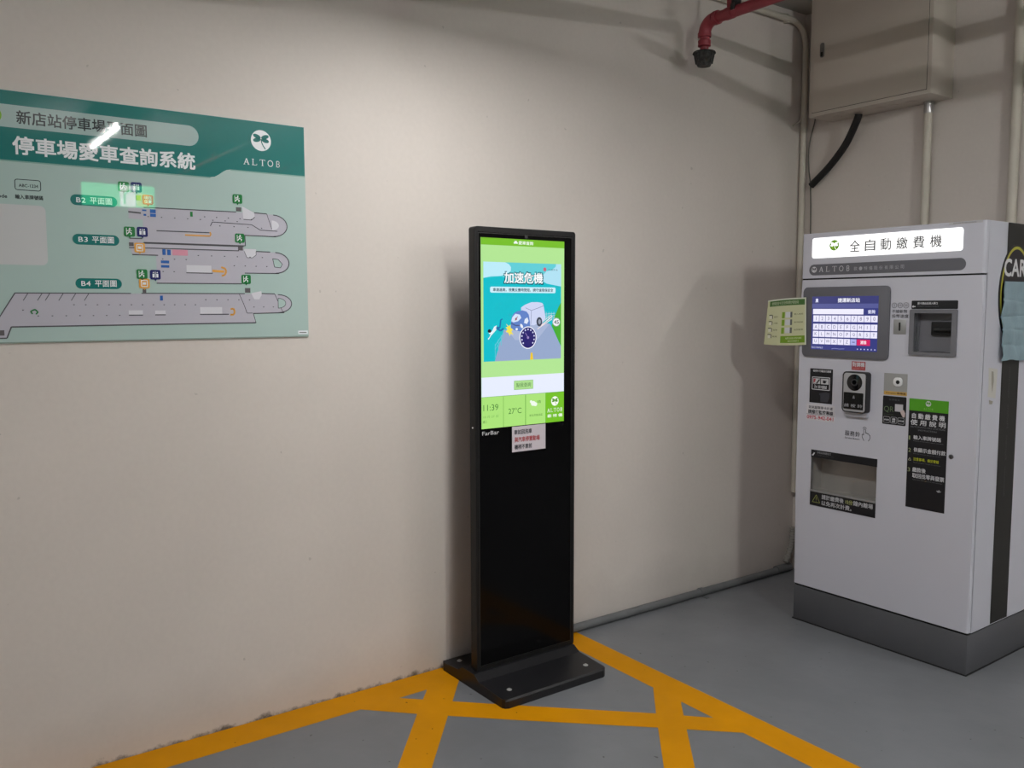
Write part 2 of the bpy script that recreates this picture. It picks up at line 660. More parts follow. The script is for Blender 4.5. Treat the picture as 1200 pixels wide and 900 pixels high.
# plate number entry icon, and the text under it
flat('plate_icon', polyline(rrect(-0.914, -0.846, 0.455, 0.486, 0.006, 3), 0.0022, True), A_ink, po, FL, n0)
text('ABC-1234', -0.904, -0.853, 0.464, 0.473, A_ink, po, FL, n0, bold=0.02)
text('輸入車牌號碼', -0.915, -0.841, 0.428, 0.441, A_ink, po, FL, n0, bold=0.02)
text('掃描QR Code', -1.03, -0.936, 0.427, 0.441, A_ink, po, FL, n0, bold=0.02)
flat('phone_icon', polyline(rrect(-0.995, -0.968, 0.451, 0.492, 0.005, 3), 0.0022, True), A_ink, po, FL, n0)
flat('white_pad', [rrect(-1.02, -0.836, 0.232, 0.411, 0.016, 5)], acrylic_mat(196, 198, 200), po, FL, n0)
for lv, va, ua in (('B2', 0.4365, -0.7665), ('B3', 0.3155, -0.7655), ('B4', 0.1785, -0.763)):
    pp = flat('level_pill', [rrect(ua, ua + 0.135, va - 0.0165, va + 0.0165, 0.0165, 6)], A_teal, po, FL, n0)
    text(lv, ua + 0.017, ua + 0.043, va - 0.0075, va + 0.0075, A_white, po, FL, n0 + 0.0004, bold=0.012, spacing=1.1)
    text('平面圖', ua + 0.056, ua + 0.119, va - 0.0095, va + 0.0105, A_white, po, FL, n0 + 0.0004, bold=0.012)


def plan(polys, lines, light=(), stairs=()):
    flat('floor_plan', polys, A_map, po, FL, n0)
    for p in light:
        flat('plan_cutout', [p], A_light, po, FL, n0 + 0.0003)
    for p in stairs:
        flat('plan_stairs', [p], A_stair, po, FL, n0 + 0.0003)
    flat('plan_outline', lines, A_line, po, FL, n0 + 0.0005)


T = 0.0032


def dots(u0, u1, v, n):
    return [rrect(u0 + (u1 - u0) * i / (n - 1) - 0.0022, u0 + (u1 - u0) * i / (n - 1) + 0.0022, v - 0.0013, v + 0.0013) for i in range(n)]


def loop_end(cu, v0, v1, r):
    c = (v0 + v1) / 2
    return [(cu + r * math.cos(a) * 1.0, c + (v1 - v0) / 2 * math.sin(a)) for a in [math.radians(90 - 15 * k) for k in range(13)]]


# B2
e2 = loop_end(-0.122, 0.352, 0.427, 0.05)
plan([[(-0.555, 0.425), (-0.253, 0.429), (-0.145, 0.429)] + e2 + [(-0.225, 0.351), (-0.224, 0.316), (-0.557, 0.314), (-0.557, 0.386), (-0.60, 0.388), (-0.60, 0.420)]],
     polyline([(-0.553, 0.426), (-0.253, 0.4295)], T) + polyline([(-0.19, 0.4305), (-0.145, 0.4295)], T) + polyline(e2, T) + polyline([(-0.114, 0.3515), (-0.225, 0.3515), (-0.224, 0.3155), (-0.557, 0.3135)], T)
     + polyline([(-0.516, 0.353), (-0.342, 0.3545)], T) + polyline([(-0.342, 0.377), (-0.335, 0.391), (-0.2, 0.389), (-0.17, 0.372), (-0.108, 0.371)], 0.0024) + polyline([(-0.228, 0.406), (-0.2, 0.405), (-0.188, 0.416)], 0.0024)
     + polyline([(-0.145, 0.429), (-0.128, 0.377)], 0.0018) + polyline([(-0.6, 0.409), (-0.562, 0.407)], 0.005) + dots(-0.54, -0.25, 0.397, 8) + dots(-0.31, -0.165, 0.379, 4) + dots(-0.36, -0.2, 0.407, 5),
     [loop_end(-0.128, 0.374, 0.408, 0.026), [(-0.232, 0.450), (-0.228, 0.407), (-0.202, 0.406), (-0.188, 0.417), (-0.19, 0.431)]], [rrect(-0.253, -0.235, 0.432, 0.446)])
flat('plan_arrow', polyline([(-0.426, 0.3435), (-0.345, 0.3435), (-0.341, 0.349), (-0.344, 0.357)], 0.0045), A_orange, po, FL, n0 + 0.0007)
flat('plan_mark', [rrect(-0.407, -0.399, 0.405, 0.421)], A_green, po, FL, n0 + 0.0007)
flat('plan_bays', [rrect(-0.534, -0.516, 0.397, 0.407), rrect(-0.534, -0.516, 0.409, 0.421), rrect(-0.554, -0.546, 0.399, 0.405), rrect(-0.558, -0.545, 0.414, 0.419)], A_blue, po, FL, n0 + 0.0007)
# B3
e3 = loop_end(-0.118, 0.223, 0.296, 0.05)
plan([[(-0.60, 0.325), (-0.56, 0.326), (-0.56, 0.31), (-0.23, 0.31), (-0.23, 0.2965), (-0.136, 0.2965)] + e3 + [(-0.229, 0.2215), (-0.24, 0.1845), (-0.52, 0.1825), (-0.52, 0.271), (-0.592, 0.272), (-0.60, 0.295)],
      ],
     polyline([(-0.602, 0.295), (-0.52, 0.296), (-0.247, 0.2975)], T) + polyline([(-0.187, 0.2975), (-0.136, 0.297)], T) + polyline(e3, T) + polyline([(-0.107, 0.2225), (-0.229, 0.2215)], T) + polyline([(-0.24, 0.1845), (-0.522, 0.1825)], T)
     + polyline([(-0.593, 0.2735), (-0.514, 0.2735)], T) + polyline([(-0.56, 0.311), (-0.23, 0.3125)], T) + polyline([(-0.6, 0.325), (-0.561, 0.3255)], T) + polyline([(-0.426, 0.2185), (-0.339, 0.2185)], T)
     + polyline([(-0.229, 0.297), (-0.22, 0.275), (-0.2, 0.275), (-0.187, 0.285), (-0.187, 0.297)], 0.0018)
     + dots(-0.385, -0.165, 0.277, 6) + dots(-0.5, -0.425, 0.262, 3) + dots(-0.5, -0.465, 0.221, 2) + dots(-0.265, -0.15, 0.246, 4),
     [rrect(-0.425, -0.343, 0.2195, 0.244), [(-0.229, 0.297), (-0.22, 0.275), (-0.2, 0.275), (-0.187, 0.285), (-0.187, 0.305), (-0.229, 0.305)]], [rrect(-0.25, -0.233, 0.299, 0.311), rrect(-0.602, -0.588, 0.3, 0.312)])
flat('plan_cutout', [[(-0.128, 0.274), (-0.108, 0.272), (-0.093, 0.256), (-0.1, 0.243), (-0.122, 0.245)]], A_bg, po, FL, n0 + 0.0006)
flat('plan_outline', polyline([(-0.128, 0.274), (-0.108, 0.272), (-0.093, 0.256), (-0.1, 0.243), (-0.122, 0.245)], 0.002, True), A_line, po, FL, n0 + 0.0008)
flat('plan_arrow', polyline([(-0.34, 0.227), (-0.3, 0.225)], 0.008) + polyline([(-0.31, 0.240), (-0.297, 0.236), (-0.293, 0.225), (-0.299, 0.213), (-0.309, 0.211)], 0.006), A_orange, po, FL, n0 + 0.0007)
flat('plan_zone', [rrect(-0.469, -0.419, 0.275, 0.294)], A_pink, po, FL, n0 + 0.0003)
flat('plan_bays', [rrect(-0.5, -0.49, 0.275, 0.294), rrect(-0.485, -0.474, 0.275, 0.293), rrect(-0.506, -0.48, 0.248, 0.257), rrect(-0.506, -0.48, 0.234, 0.242)], A_blue, po, FL, n0 + 0.0007)
# B4
e4 = loop_end(-0.112, 0.084, 0.148, 0.05)
plan([[(-0.929, 0.147), (-0.60, 0.148), (-0.124, 0.15)] + e4 + [(-0.203, 0.0815), (-0.194, 0.049), (-0.536, 0.048), (-0.649, 0.047), (-0.943, 0.045), (-0.956, 0.012), (-1.02, 0.012), (-1.02, 0.02), (-0.985, 0.055)]],
     polyline([(-1.0, 0.03), (-0.929, 0.1475), (-0.602, 0.1485)], T) + polyline([(-0.57, 0.149), (-0.231, 0.1505)], T) + polyline([(-0.171, 0.1515), (-0.124, 0.1505)], T) + polyline(e4, T) + polyline([(-0.09, 0.084), (-0.203, 0.0815)], T)
     + polyline([(-0.203, 0.0815), (-0.194, 0.049)], 0.0018) + polyline([(-0.194, 0.049), (-0.536, 0.0475), (-0.943, 0.0455), (-0.956, 0.012), (-1.02, 0.011)], T * 1.2)
     + [line((u, 0.148), (u - 0.014, 0.125), 0.0022) for u in (-0.894, -0.856, -0.835, -0.798, -0.763, -0.726)] + polyline([(-0.386, 0.0795), (-0.288, 0.0795)], T) + polyline([(-0.611, 0.0785), (-0.568, 0.0785)], T) + polyline([(-0.53, 0.079), (-0.497, 0.079)], T)
     + polyline([(-0.25, 0.148), (-0.236, 0.115), (-0.225, 0.083), (-0.205, 0.083)], 0.002) + polyline([(-0.124, 0.15), (-0.095, 0.085)], 0.002) + dots(-0.87, -0.6, 0.078, 8) + dots(-0.77, -0.4, 0.112, 12) + dots(-0.365, -0.215, 0.129, 5) + dots(-0.2, -0.13, 0.104, 3) + dots(-0.91, -0.88, 0.096, 2),
     [rrect(-0.385, -0.311, 0.0805, 0.104), rrect(-0.611, -0.568, 0.0795, 0.094), rrect(-0.53, -0.497, 0.08, 0.093), [(-0.209, 0.152), (-0.198, 0.131), (-0.18, 0.131), (-0.171, 0.146), (-0.172, 0.160)]],
     [rrect(-0.23, -0.211, 0.154, 0.17), rrect(-0.985, -0.962, 0.02, 0.036), rrect(-0.566, -0.555, 0.151, 0.163)])
flat('plan_cutout', [loop_end(-0.112, 0.10, 0.135, 0.028)], A_bg, po, FL, n0 + 0.0006)
flat('plan_outline', polyline(loop_end(-0.112, 0.10, 0.135, 0.028), 0.002, True), A_line, po, FL, n0 + 0.0008)
flat('plan_arrow', polyline([(-0.282, 0.097), (-0.272, 0.099), (-0.268, 0.088), (-0.272, 0.078), (-0.284, 0.078)], 0.006), A_orange, po, FL, n0 + 0.0007)
flat('plan_mark', polyline([(-0.885, 0.084), (-0.89, 0.092), (-0.878, 0.098), (-0.87, 0.09), (-0.876, 0.083)], 0.004), A_green, po, FL, n0 + 0.0007)
flat('plan_bays', [rrect(-0.513, -0.504, 0.126, 0.142)], A_blue, po, FL, n0 + 0.0007)


def icon(u, v, m, kind, s=0.0165):
    bs = flat('map_icon', [rrect(u - s, u + s, v - s * 0.95, v + s * 0.95, 0.005, 3), [(u - 0.004, v - s * 0.9), (u + 0.004, v - s * 0.9), (u, v - s * 1.3)]], m, po, FL, n0 + 0.001)
    if kind == 'run':
        pol = [ell(u + 0.001, v + 0.009, 0.0028, n=10)] + polyline([(u, v + 0.006), (u - 0.001, v - 0.001), (u + 0.006, v - 0.004), (u + 0.004, v - 0.010)], 0.003) + polyline([(u - 0.001, v), (u - 0.007, v - 0.008)], 0.003) + polyline([(u - 0.008, v + 0.002), (u - 0.001, v + 0.005), (u + 0.007, v + 0.002)], 0.002) + polyline([(u - 0.009, v + 0.011), (u - 0.009, v - 0.011)], 0.0018)
    elif kind == 'lift':
        pol = [ell(u - 0.006, v + 0.007, 0.0022, n=8), ell(u + 0.006, v + 0.007, 0.0022, n=8), rrect(u - 0.009, u - 0.003, v - 0.009, v + 0.003), rrect(u + 0.003, u + 0.009, v - 0.009, v + 0.003), rrect(u - 0.001, u + 0.001, v - 0.01, v + 0.01)]
    elif kind == 'pay':
        pol = polyline(rrect(u - 0.009, u + 0.009, v - 0.010, v + 0.010), 0.0025, True) + [rrect(u - 0.005, u + 0.005, v - 0.004, v + 0.004)]
    else:
        pol = []
        text('現在位置'[:2], u - 0.011, u + 0.011, v + 0.001, v + 0.011, A_white, po, FL, n0 + 0.0014, bold=0.02)
        text('位置', u - 0.011, u + 0.011, v - 0.011, v - 0.001, A_white, po, FL, n0 + 0.0014, bold=0.02)
    if pol:
        flat('icon_symbol', pol, A_white, po, FL, n0 + 0.0014)


for u, v, m, kd in ((-0.611, 0.487, A_green, 'run'), (-0.573, 0.488, A_navy, 'lift'), (-0.539, 0.451, A_red, 'here'), (-0.599, 0.346, A_green, 'run'), (-0.560, 0.347, A_navy, 'lift'), (-0.570, 0.296, A_orange, 'pay'),
                    (-0.566, 0.211, A_green, 'run'), (-0.525, 0.210, A_navy, 'lift'), (-0.560, 0.181, A_orange, 'pay'), (-0.247, 0.474, A_green, 'run'), (-0.243, 0.341, A_green, 'run'), (-0.225, 0.200, A_green, 'run')):
    icon(u, v, m, kd)
flat('plan_stairs', [rrect(-0.575, -0.56, 0.447, 0.463)], A_lime, po, FL, n0 + 0.0005)
st = flat('maker_sticker', [rrect(-0.040, -0.003, 0.006, 0.0185)], A_white, po, FL, n0 + 0.0004)
flat('sticker_print', [rrect(-0.036, -0.008, 0.0105, 0.013)], A_ink, po, FL, n0 + 0.0007)

# ------------------------------------------------------------------ free standing advertising kiosk
ki = thing('display_kiosk', 'tall black floor standing display kiosk with a lit green screen', 'kiosk', (0.2477, -2.3334, 0))
KW, KT = 0.4952, 1.8055
# local frame: x = out of the front face, y along, z up; the front face is x = 0
b = bmesh.new()
outer = rrect(0, KW, 0.062, KT, 0.012, 4)
slab('housing', outer, M_black, ki, FL, -0.040, -0.004, 0.0)
ring('front_frame', outer, rrect(0.013, KW - 0.013, 0.078, KT - 0.02, 0.004, 4), M_black, ki, FL, -0.006, 0.0)
gl = slab('glass_panel', rrect(0.013, KW - 0.013, 0.078, KT - 0.02, 0.004, 4), M_glass, ki, FL, -0.006, -0.0025)
ring('bezel_line', rrect(0.015, KW - 0.015, 0.080, KT - 0.022), rrect(0.0185, KW - 0.0185, 0.0835, KT - 0.0255), mat('bezel_dark', (0.012, 0.012, 0.012, 1), 0.3), ki, FL, -0.0026, -0.0012)
slab('rear_cover', rrect(0.015, KW - 0.015, 0.09, 0.80, 0.02, 4), M_black, ki, FL, -0.056, -0.039, 0.006)
tube('side_screw', [(-0.020, 0.001, 1.035), (-0.020, -0.0025, 1.035)], 0.0035, mat('screw_white', (0.7, 0.7, 0.7, 1), 0.4), ki, 10)
slab('sensor', rrect(0.238, 0.252, 1.7695, 1.7815, 0.002, 2), mat('sensor_grey', (0.03, 0.03, 0.032, 1), 0.3), ki, FL, -0.003, -0.0012)
# base plate with a raised, sloped foot
bb = bmesh.new()
prof = [(-0.240, 0.0), (0.220, 0.0), (0.220, 0.028), (0.214, 0.035), (0.045, 0.044), (0.010, 0.064), (-0.075, 0.064), (-0.105, 0.044), (-0.234, 0.035), (-0.240, 0.028)]
y0k, y1k = -0.022, 0.490
cut = 0.020
rings = []
for y, inset in ((y0k, cut), (y0k + cut * 0.35, cut * 0.35), (y0k + cut, 0.0), (y1k - cut, 0.0), (y1k - cut * 0.35, cut * 0.35), (y1k, cut)):
    rings.append([bb.verts.new((max(min(x, 0.220 - inset), -0.240 + inset), y, z)) for x, z in prof])
for r0, r1 in zip(rings, rings[1:]):
    for k in range(len(prof)):
        bb.faces.new((r0[k], r0[(k + 1) % len(prof)], r1[(k + 1) % len(prof)], r1[k]))
bb.faces.new(rings[0][::-1])
bb.faces.new(rings[-1])
bmesh.ops.remove_doubles(bb, verts=bb.verts[:], dist=1e-6)
base = link('base', bb, mat('base_black', (0.0095, 0.0095, 0.0115, 1), 0.42, spec=0.4, bump=(200, 0.05)), ki, False)
for x, y in ((0.155, 0.045), (0.155, 0.43), (-0.185, 0.035), (-0.185, 0.44)):
    bm = bmesh.new()
    zt = 0.0375 if x > 0 else 0.0385
    add_tube(bm, [(x, y, zt - 0.004), (x, y, zt + 0.002)], 0.0105, 12)
    add_tube(bm, [(x, y, zt + 0.002), (x, y, zt + 0.006)], 0.005, 6)
    link('bolt', bm, mat('bolt_zinc', (0.62, 0.62, 0.62, 1), 0.35, metal=0.6), ki, True)
# the lit picture
sc = slab('screen', rrect(0.029, 0.438, 1.029, 1.7645), screen_mat(178, 230, 148), ki, FL, -0.0026, -0.0016)
S0 = -0.0013


def sp(name, polys, col, layer, k=1.0):
    return flat(name, polys, screen_mat(*col, k), sc, FL, S0 + 0.0002 * layer)


def stx(body, u0, u1, v0, v1, col, layer, **kw):
    return text(body, u0, u1, v0, v1, screen_mat(*col), sc, FL, S0 + 0.0002 * layer, **kw)


sp('title_bar', [rrect(0.029, 0.438, 1.7375, 1.7645)], (118, 190, 38), 0)
sp('car_icon', [rrect(0.183, 0.203, 1.7465, 1.752), rrect(0.187, 0.199, 1.752, 1.757)], (240, 250, 240), 2)
stx('愛車查詢', 0.207, 0.279, 1.7435, 1.7575, (240, 250, 236), 2, bold=0.02)
PIC = (0.040, 0.4215, 1.290, 1.673)
sp('picture', [rrect(*PIC)], (0, 190, 204), 0)
# clouds
cl = [(0.040, 1.673), (0.040, 1.611), (0.075, 1.618), (0.117, 1.6195), (0.150, 1.628), (0.169, 1.640), (0.170, 1.655), (0.160, 1.666), (0.142, 1.673)]
cr = [(0.4215, 1.673), (0.395, 1.673), (0.393, 1.662), (0.372, 1.648), (0.345, 1.643), (0.329, 1.628), (0.327, 1.605), (0.345, 1.594), (0.385, 1.588), (0.4215, 1.583)]
sp('sky_band', [[(0.040, 1.673), (0.040, 1.611), (0.117, 1.6195), (0.2, 1.60), (0.327, 1.598), (0.4215, 1.583), (0.4215, 1.673)]], (96, 206, 216), 1)
sp('cloud', [cl], (188, 236, 250), 2)
sp('cloud', [cr], (176, 226, 244), 2)
sp('hill', [[(0.4215, 1.519), (0.408, 1.50), (0.391, 1.467), (0.373, 1.425), (0.395, 1.385), (0.4215, 1.340)]], (70, 172, 48), 2)
sp('road', [[(0.092, 1.290), (0.110, 1.345), (0.135, 1.411), (0.20, 1.420), (0.315, 1.440), (0.365, 1.432), (0.395, 1.385), (0.4215, 1.338), (0.4215, 1.290)]], (150, 168, 204), 1)
sp('road_shade', [[(0.15, 1.41), (0.315, 1.437), (0.36, 1.430), (0.30, 1.37), (0.19, 1.37)]], (168, 182, 214), 2)
sp('road_line', [[(0.263, 1.290), (0.279, 1.290), (0.275, 1.318), (0.266, 1.318)]], (238, 200, 50), 3)
sp('guard_rail', polyline([(0.092, 1.35), (0.135, 1.40)], 0.004) + polyline([(0.092, 1.335), (0.135, 1.388)], 0.003) + [line((u, 1.30 + (u - 0.092) * 1.7), (u, 1.355 + (u - 0.092) * 1.2), 0.003) for u in (0.094, 0.108, 0.122)], (96, 198, 214), 3)
sp('guard_rail', [line((0.335, 1.455 + 0.008 * k), (0.39, 1.458 + 0.008 * k), 0.0015) for k in range(3)] + [line((u, 1.445), (u, 1.48), 0.0015) for u in (0.345, 0.358, 0.371, 0.384)], (200, 214, 226), 3)
sp('skid_marks', [line((0.318, 1.425), (0.376, 1.463), 0.004), line((0.30, 1.412), (0.375, 1.452), 0.003), line((0.32, 1.437), (0.372, 1.469), 0.002)], (242, 226, 226), 4)
# van
sp('van_box', [[(0.218, 1.484), (0.2185, 1.4985), (0.240, 1.510), (0.269, 1.519), (0.300, 1.5195), (0.324, 1.516), (0.330, 1.508), (0.336, 1.480), (0.341, 1.453), (0.325, 1.440), (0.280, 1.427), (0.262, 1.43), (0.255, 1.47)]], (206, 214, 244), 5)
sp('van_cab', [[(0.174, 1.464), (0.183, 1.476), (0.20, 1.484), (0.225, 1.487), (0.245, 1.482), (0.256, 1.470), (0.262, 1.440), (0.262, 1.424), (0.235, 1.412), (0.212, 1.404), (0.185, 1.409), (0.168, 1.419), (0.169, 1.445)]], (96, 130, 200), 6)
sp('van_window', [[(0.175, 1.460), (0.190, 1.474), (0.212, 1.470), (0.219, 1.457), (0.203, 1.444), (0.180, 1.440), (0.170, 1.445)]], (214, 228, 250), 7)
sp('van_window', [[(0.232, 1.437), (0.247, 1.433), (0.255, 1.445), (0.249, 1.459), (0.236, 1.452)]], (226, 234, 250), 7)
sp('driver', [ell(0.193, 1.453, 0.005, n=10), line((0.188, 1.447), (0.201, 1.463), 0.003)], (150, 96, 110), 8)
sp('van_edge', polyline([(0.240, 1.497), (0.269, 1.486), (0.332, 1.505)], 0.0015) + polyline([(0.269, 1.486), (0.266, 1.432)], 0.0015), (70, 82, 130), 8)
sp('van_bumper', polyline([(0.168, 1.437), (0.19, 1.428), (0.215, 1.427)], 0.004), (70, 82, 130), 8)
sp('van_lamp', [ell(0.196, 1.413, 0.006, 0.005, 12), ell(0.22, 1.425, 0.006, 0.01, 12, 0.6)], (236, 240, 250), 9)
sp('van_wheel', [ell(0.3085, 1.441, 0.0145, 0.0185, 20)], (60, 66, 84), 8)
sp('wheel_hub', [ell(0.3095, 1.441, 0.007, 0.010, 14)], (150, 158, 176), 9)
sp('crash_star', [[(0.144, 1.436), (0.157, 1.425), (0.166, 1.432), (0.167, 1.418), (0.178, 1.413), (0.17, 1.404), (0.181, 1.39), (0.167, 1.396), (0.162, 1.386), (0.156, 1.399), (0.143, 1.404), (0.152, 1.413), (0.142, 1.421), (0.153, 1.423)]], (244, 226, 84), 9)
sp('falling_figure', [[(0.066, 1.385), (0.058, 1.378), (0.062, 1.374), (0.072, 1.388), (0.098, 1.412), (0.100, 1.430), (0.088, 1.424), (0.076, 1.404)], ell(0.069, 1.403, 0.007, n=12)], (232, 244, 248), 9)
sp('figure_hair', [ell(0.066, 1.408, 0.0085, 0.007, 12)], (22, 26, 40), 10)
sp('figure_trousers', polyline([(0.096, 1.42), (0.115, 1.42), (0.119, 1.449)], 0.007) + polyline([(0.096, 1.42), (0.118, 1.408), (0.133, 1.417)], 0.007) + polyline([(0.117, 1.449), (0.128, 1.454)], 0.005), (24, 110, 170), 9)
sp('dial_rim', [ell(0.2515, 1.3785, 0.0425, 0.0450, 32)], (236, 238, 250), 10)
sp('dial', [ell(0.2515, 1.3785, 0.0385, 0.0410, 32)], (36, 26, 108), 11)
sp('dial_marks', [ell(0.2515 + 0.031 * math.cos(math.radians(a)), 1.3785 + 0.033 * math.sin(math.radians(a)), 0.0036, 0.0036, 8) for a in range(-40, 221, 26)], (214, 218, 244), 12)
sp('dial_needle', [line((0.2515, 1.3785), (0.238, 1.398), 0.0025), ell(0.2515, 1.3785, 0.0055, n=12)], (150, 130, 190), 12)
sp('speed_sign', [ell(0.396, 1.4385, 0.0200, 0.0175, 24)], (246, 248, 250), 10)
sp('sign_rim', polyline(ell(0.396, 1.4385, 0.0185, 0.0162, 24), 0.002, True), (120, 130, 140), 11)
stx('45', 0.384, 0.408, 1.4305, 1.4465, (40, 48, 60), 11, bold=0.02)
# titles
stx('加速危機', 0.134, 0.328, 1.590, 1.6375, (24, 84, 100), 10, bold=0.055)
stx('加速危機', 0.137, 0.325, 1.5935, 1.6345, (252, 254, 255), 11, bold=0.02)
sp('caption_strip', [rrect(0.070, 0.391, 1.5555, 1.5785, 0.006, 4)], (206, 240, 250), 10)
stx('車速過高，視覺反應時間短，請守速限保安全', 0.083, 0.379, 1.5605, 1.5735, (44, 62, 84), 11, bold=0.02)
stx('交通安全', 0.352, 0.403, 1.6455, 1.6525, (80, 110, 120), 11)
sp('small_emblem', [ell(0.336, 1.650, 0.008, 0.008, 14)], (206, 96, 120), 11)
# lower part
sp('white_band', [rrect(0.029, 0.438, 1.153, 1.229)], (232, 238, 255), 0)
sp('button', [rrect(0.184, 0.278, 1.1735, 1.2085, 0.002, 2)], (172, 222, 142), 1)
sp('button_rim', polyline(rrect(0.184, 0.278, 1.1735, 1.2085), 0.0015, True), (130, 180, 110), 2)
stx('點我查詢', 0.195, 0.267, 1.1825, 1.2000, (66, 110, 60), 2)
sp('clock_tile', [rrect(0.029, 0.131, 1.029, 1.152)], (172, 228, 122), 1)
sp('temperature_tile', [rrect(0.133, 0.239, 1.029, 1.151)], (172, 228, 122), 1)
sp('weather_tile', [rrect(0.242, 0.339, 1.029, 1.151)], (172, 228, 122), 1)
sp('logo_tile', [rrect(0.341, 0.438, 1.029, 1.1515)], (116, 192, 36), 1)
sp('tile_gap', [rrect(0.131, 0.133, 1.029, 1.151), rrect(0.239, 0.242, 1.029, 1.151), rrect(0.029, 0.438, 1.1515, 1.153)], (96, 164, 60), 1)
stx('11:39', 0.037, 0.107, 1.0985, 1.1225, (74, 130, 58), 2)
stx('10 月 27 日', 0.037, 0.107, 1.070, 1.080, (116, 180, 86), 2)
stx('週二', 0.034, 0.054, 1.051, 1.061, (60, 116, 50), 2)
stx('27°C', 0.156, 0.220, 1.0785, 1.1015, (70, 126, 56), 2)
sp('cloud_icon', [ell(0.279, 1.113, 0.012, 0.010, 14), ell(0.290, 1.109, 0.009, 0.008, 14), ell(0.268, 1.121, 0.006, 0.006, 10)], (240, 250, 236), 2)
stx('晴', 0.300, 0.318, 1.112, 1.124, (80, 140, 64), 2)
stx('新北市新店區', 0.260, 0.326, 1.0605, 1.0695, (70, 126, 56), 2)
S_w = screen_mat(246, 252, 240)
clover(0.3905, 1.1155, 0.0195, S_w, screen_mat(84, 150, 40), sc, FL, S0 + 0.0004)
altob(0.349, 0.433, 1.0715, 1.0865, S_w, sc, FL, S0 + 0.0004, 0.15)
text('歐特儀', 0.353, 0.430, 1.0495, 1.0625, S_w, sc, FL, S0 + 0.0004, bold=0.02, spacing=1.5)
text('FarBar', 0.032, 0.111, 1.0035, 1.0185, mat('silver_print', (0.62, 0.62, 0.64, 1), 0.4), ki, FL, -0.0022, name='maker_lettering')
nt_ = slab('paper_note', rrect(0.174, 0.342, 0.924, 1.026), print_mat(206, 198, 206, 0.6), ki, FL, -0.0022, -0.0014)
P_ink = print_mat(40, 40, 48)
text('車如因洗車', 0.184, 0.272, 0.9935, 1.0125, P_ink, nt_, FL, -0.0010, bold=0.02)
text('與汽車停置動場', 0.186, 0.312, 0.9625, 0.983, print_mat(170, 60, 66), nt_, FL, -0.0010, bold=0.02)
text('機稍不意前', 0.186, 0.272, 0.934, 0.953, P_ink, nt_, FL, -0.0010, bold=0.02)

# ------------------------------------------------------------------ pay machine
MX, MY, MA = 0.5023, -0.6769, 0.0056
pm = thing('pay_machine', 'white parking pay machine with lit sign and touch screen on dark plinth', 'pay machine', (MX, MY, 0), MA)
MH = 1.8337
DEP = 0.60
# plinth
b = bmesh.new()
add_box(b, 0.002, MW - 0.002, 0.003, DEP, 0.0, 0.168, 0.004, 2)
link('plinth', b, M_plinth, pm, True)
box('floor_joint', -0.001, MW + 0.001, 0.0, DEP, 0.0, 0.005, M_gap, pm)
box('plinth_gap', 0.006, MW - 0.006, 0.008, DEP, 0.168, 0.177, M_gap, pm)
# open-fronted body shell
b = bmesh.new()
t = 0.012
y0 = 0.0275
add_box(b, 0, t, y0, DEP, 0.1755, MH)
add_box(b, MW - t, MW, y0, DEP, 0.1755, MH)
add_box(b, t, MW - t, DEP - t, DEP, 0.1755, MH)
add_box(b, t, MW - t, y0, DEP - t, MH - t, MH)
add_box(b, t, MW - t, y0, DEP - t, 0.1755, 0.19)
link('body', b, M_white, pm, False)


def plate(name, u0, u1, v0, v1, th, holes, m, parent, F, r=0.0):
    """A door leaf with rectangular openings and rounded upright front edges; front face at n = 0."""
    us = sorted({u0, u1} | {h[0] for h in holes} | {h[1] for h in holes})
    vs_ = sorted({v0, v1} | {h[2] for h in holes} | {h[3] for h in holes})
    inside = lambda a, c: any(h[0] < a < h[1] and h[2] < c < h[3] for h in holes)
    bm_ = bmesh.new()
    cells = {(i, j) for i in range(len(us) - 1) for j in range(len(vs_) - 1) if not inside((us[i] + us[i + 1]) / 2, (vs_[j] + vs_[j + 1]) / 2)}
    V = {}

    def vert(i, j, s):
        if (i, j, s) not in V:
            V[(i, j, s)] = bm_.verts.new(F(us[i], vs_[j], 0 if s else -th))
        return V[(i, j, s)]
    for i, j in cells:
        bm_.faces.new([vert(i, j, 1), vert(i + 1, j, 1), vert(i + 1, j + 1, 1), vert(i, j + 1, 1)])
        bm_.faces.new([vert(i, j + 1, 0), vert(i + 1, j + 1, 0), vert(i + 1, j, 0), vert(i, j, 0)])
        for di, dj, a, c in ((-1, 0, (i, j + 1), (i, j)), (1, 0, (i + 1, j), (i + 1, j + 1)), (0, -1, (i, j), (i + 1, j)), (0, 1, (i + 1, j + 1), (i, j + 1))):
            if (i + di, j + dj) not in cells:
                bm_.faces.new([vert(*a, 1), vert(*a, 0), vert(*c, 0), vert(*c, 1)])
    if r:
        f0 = Vector(F(u0, 0, 0))
        f1 = Vector(F(u1, 0, 0))
        es = []
        for e in bm_.edges:
            a, c = e.verts
            if abs(a.co.z - c.co.z) > 1e-6:
                for f in (f0, f1):
                    if all(abs(q.co.x - f.x) < 1e-6 and abs(q.co.y - f.y) < 1e-6 for q in (a, c)):
                        es.append(e)
        bmesh.ops.bevel(bm_, geom=es, offset=r, segments=4, affect='EDGES', profile=0.5)
    return link(name, bm_, m, parent, True)


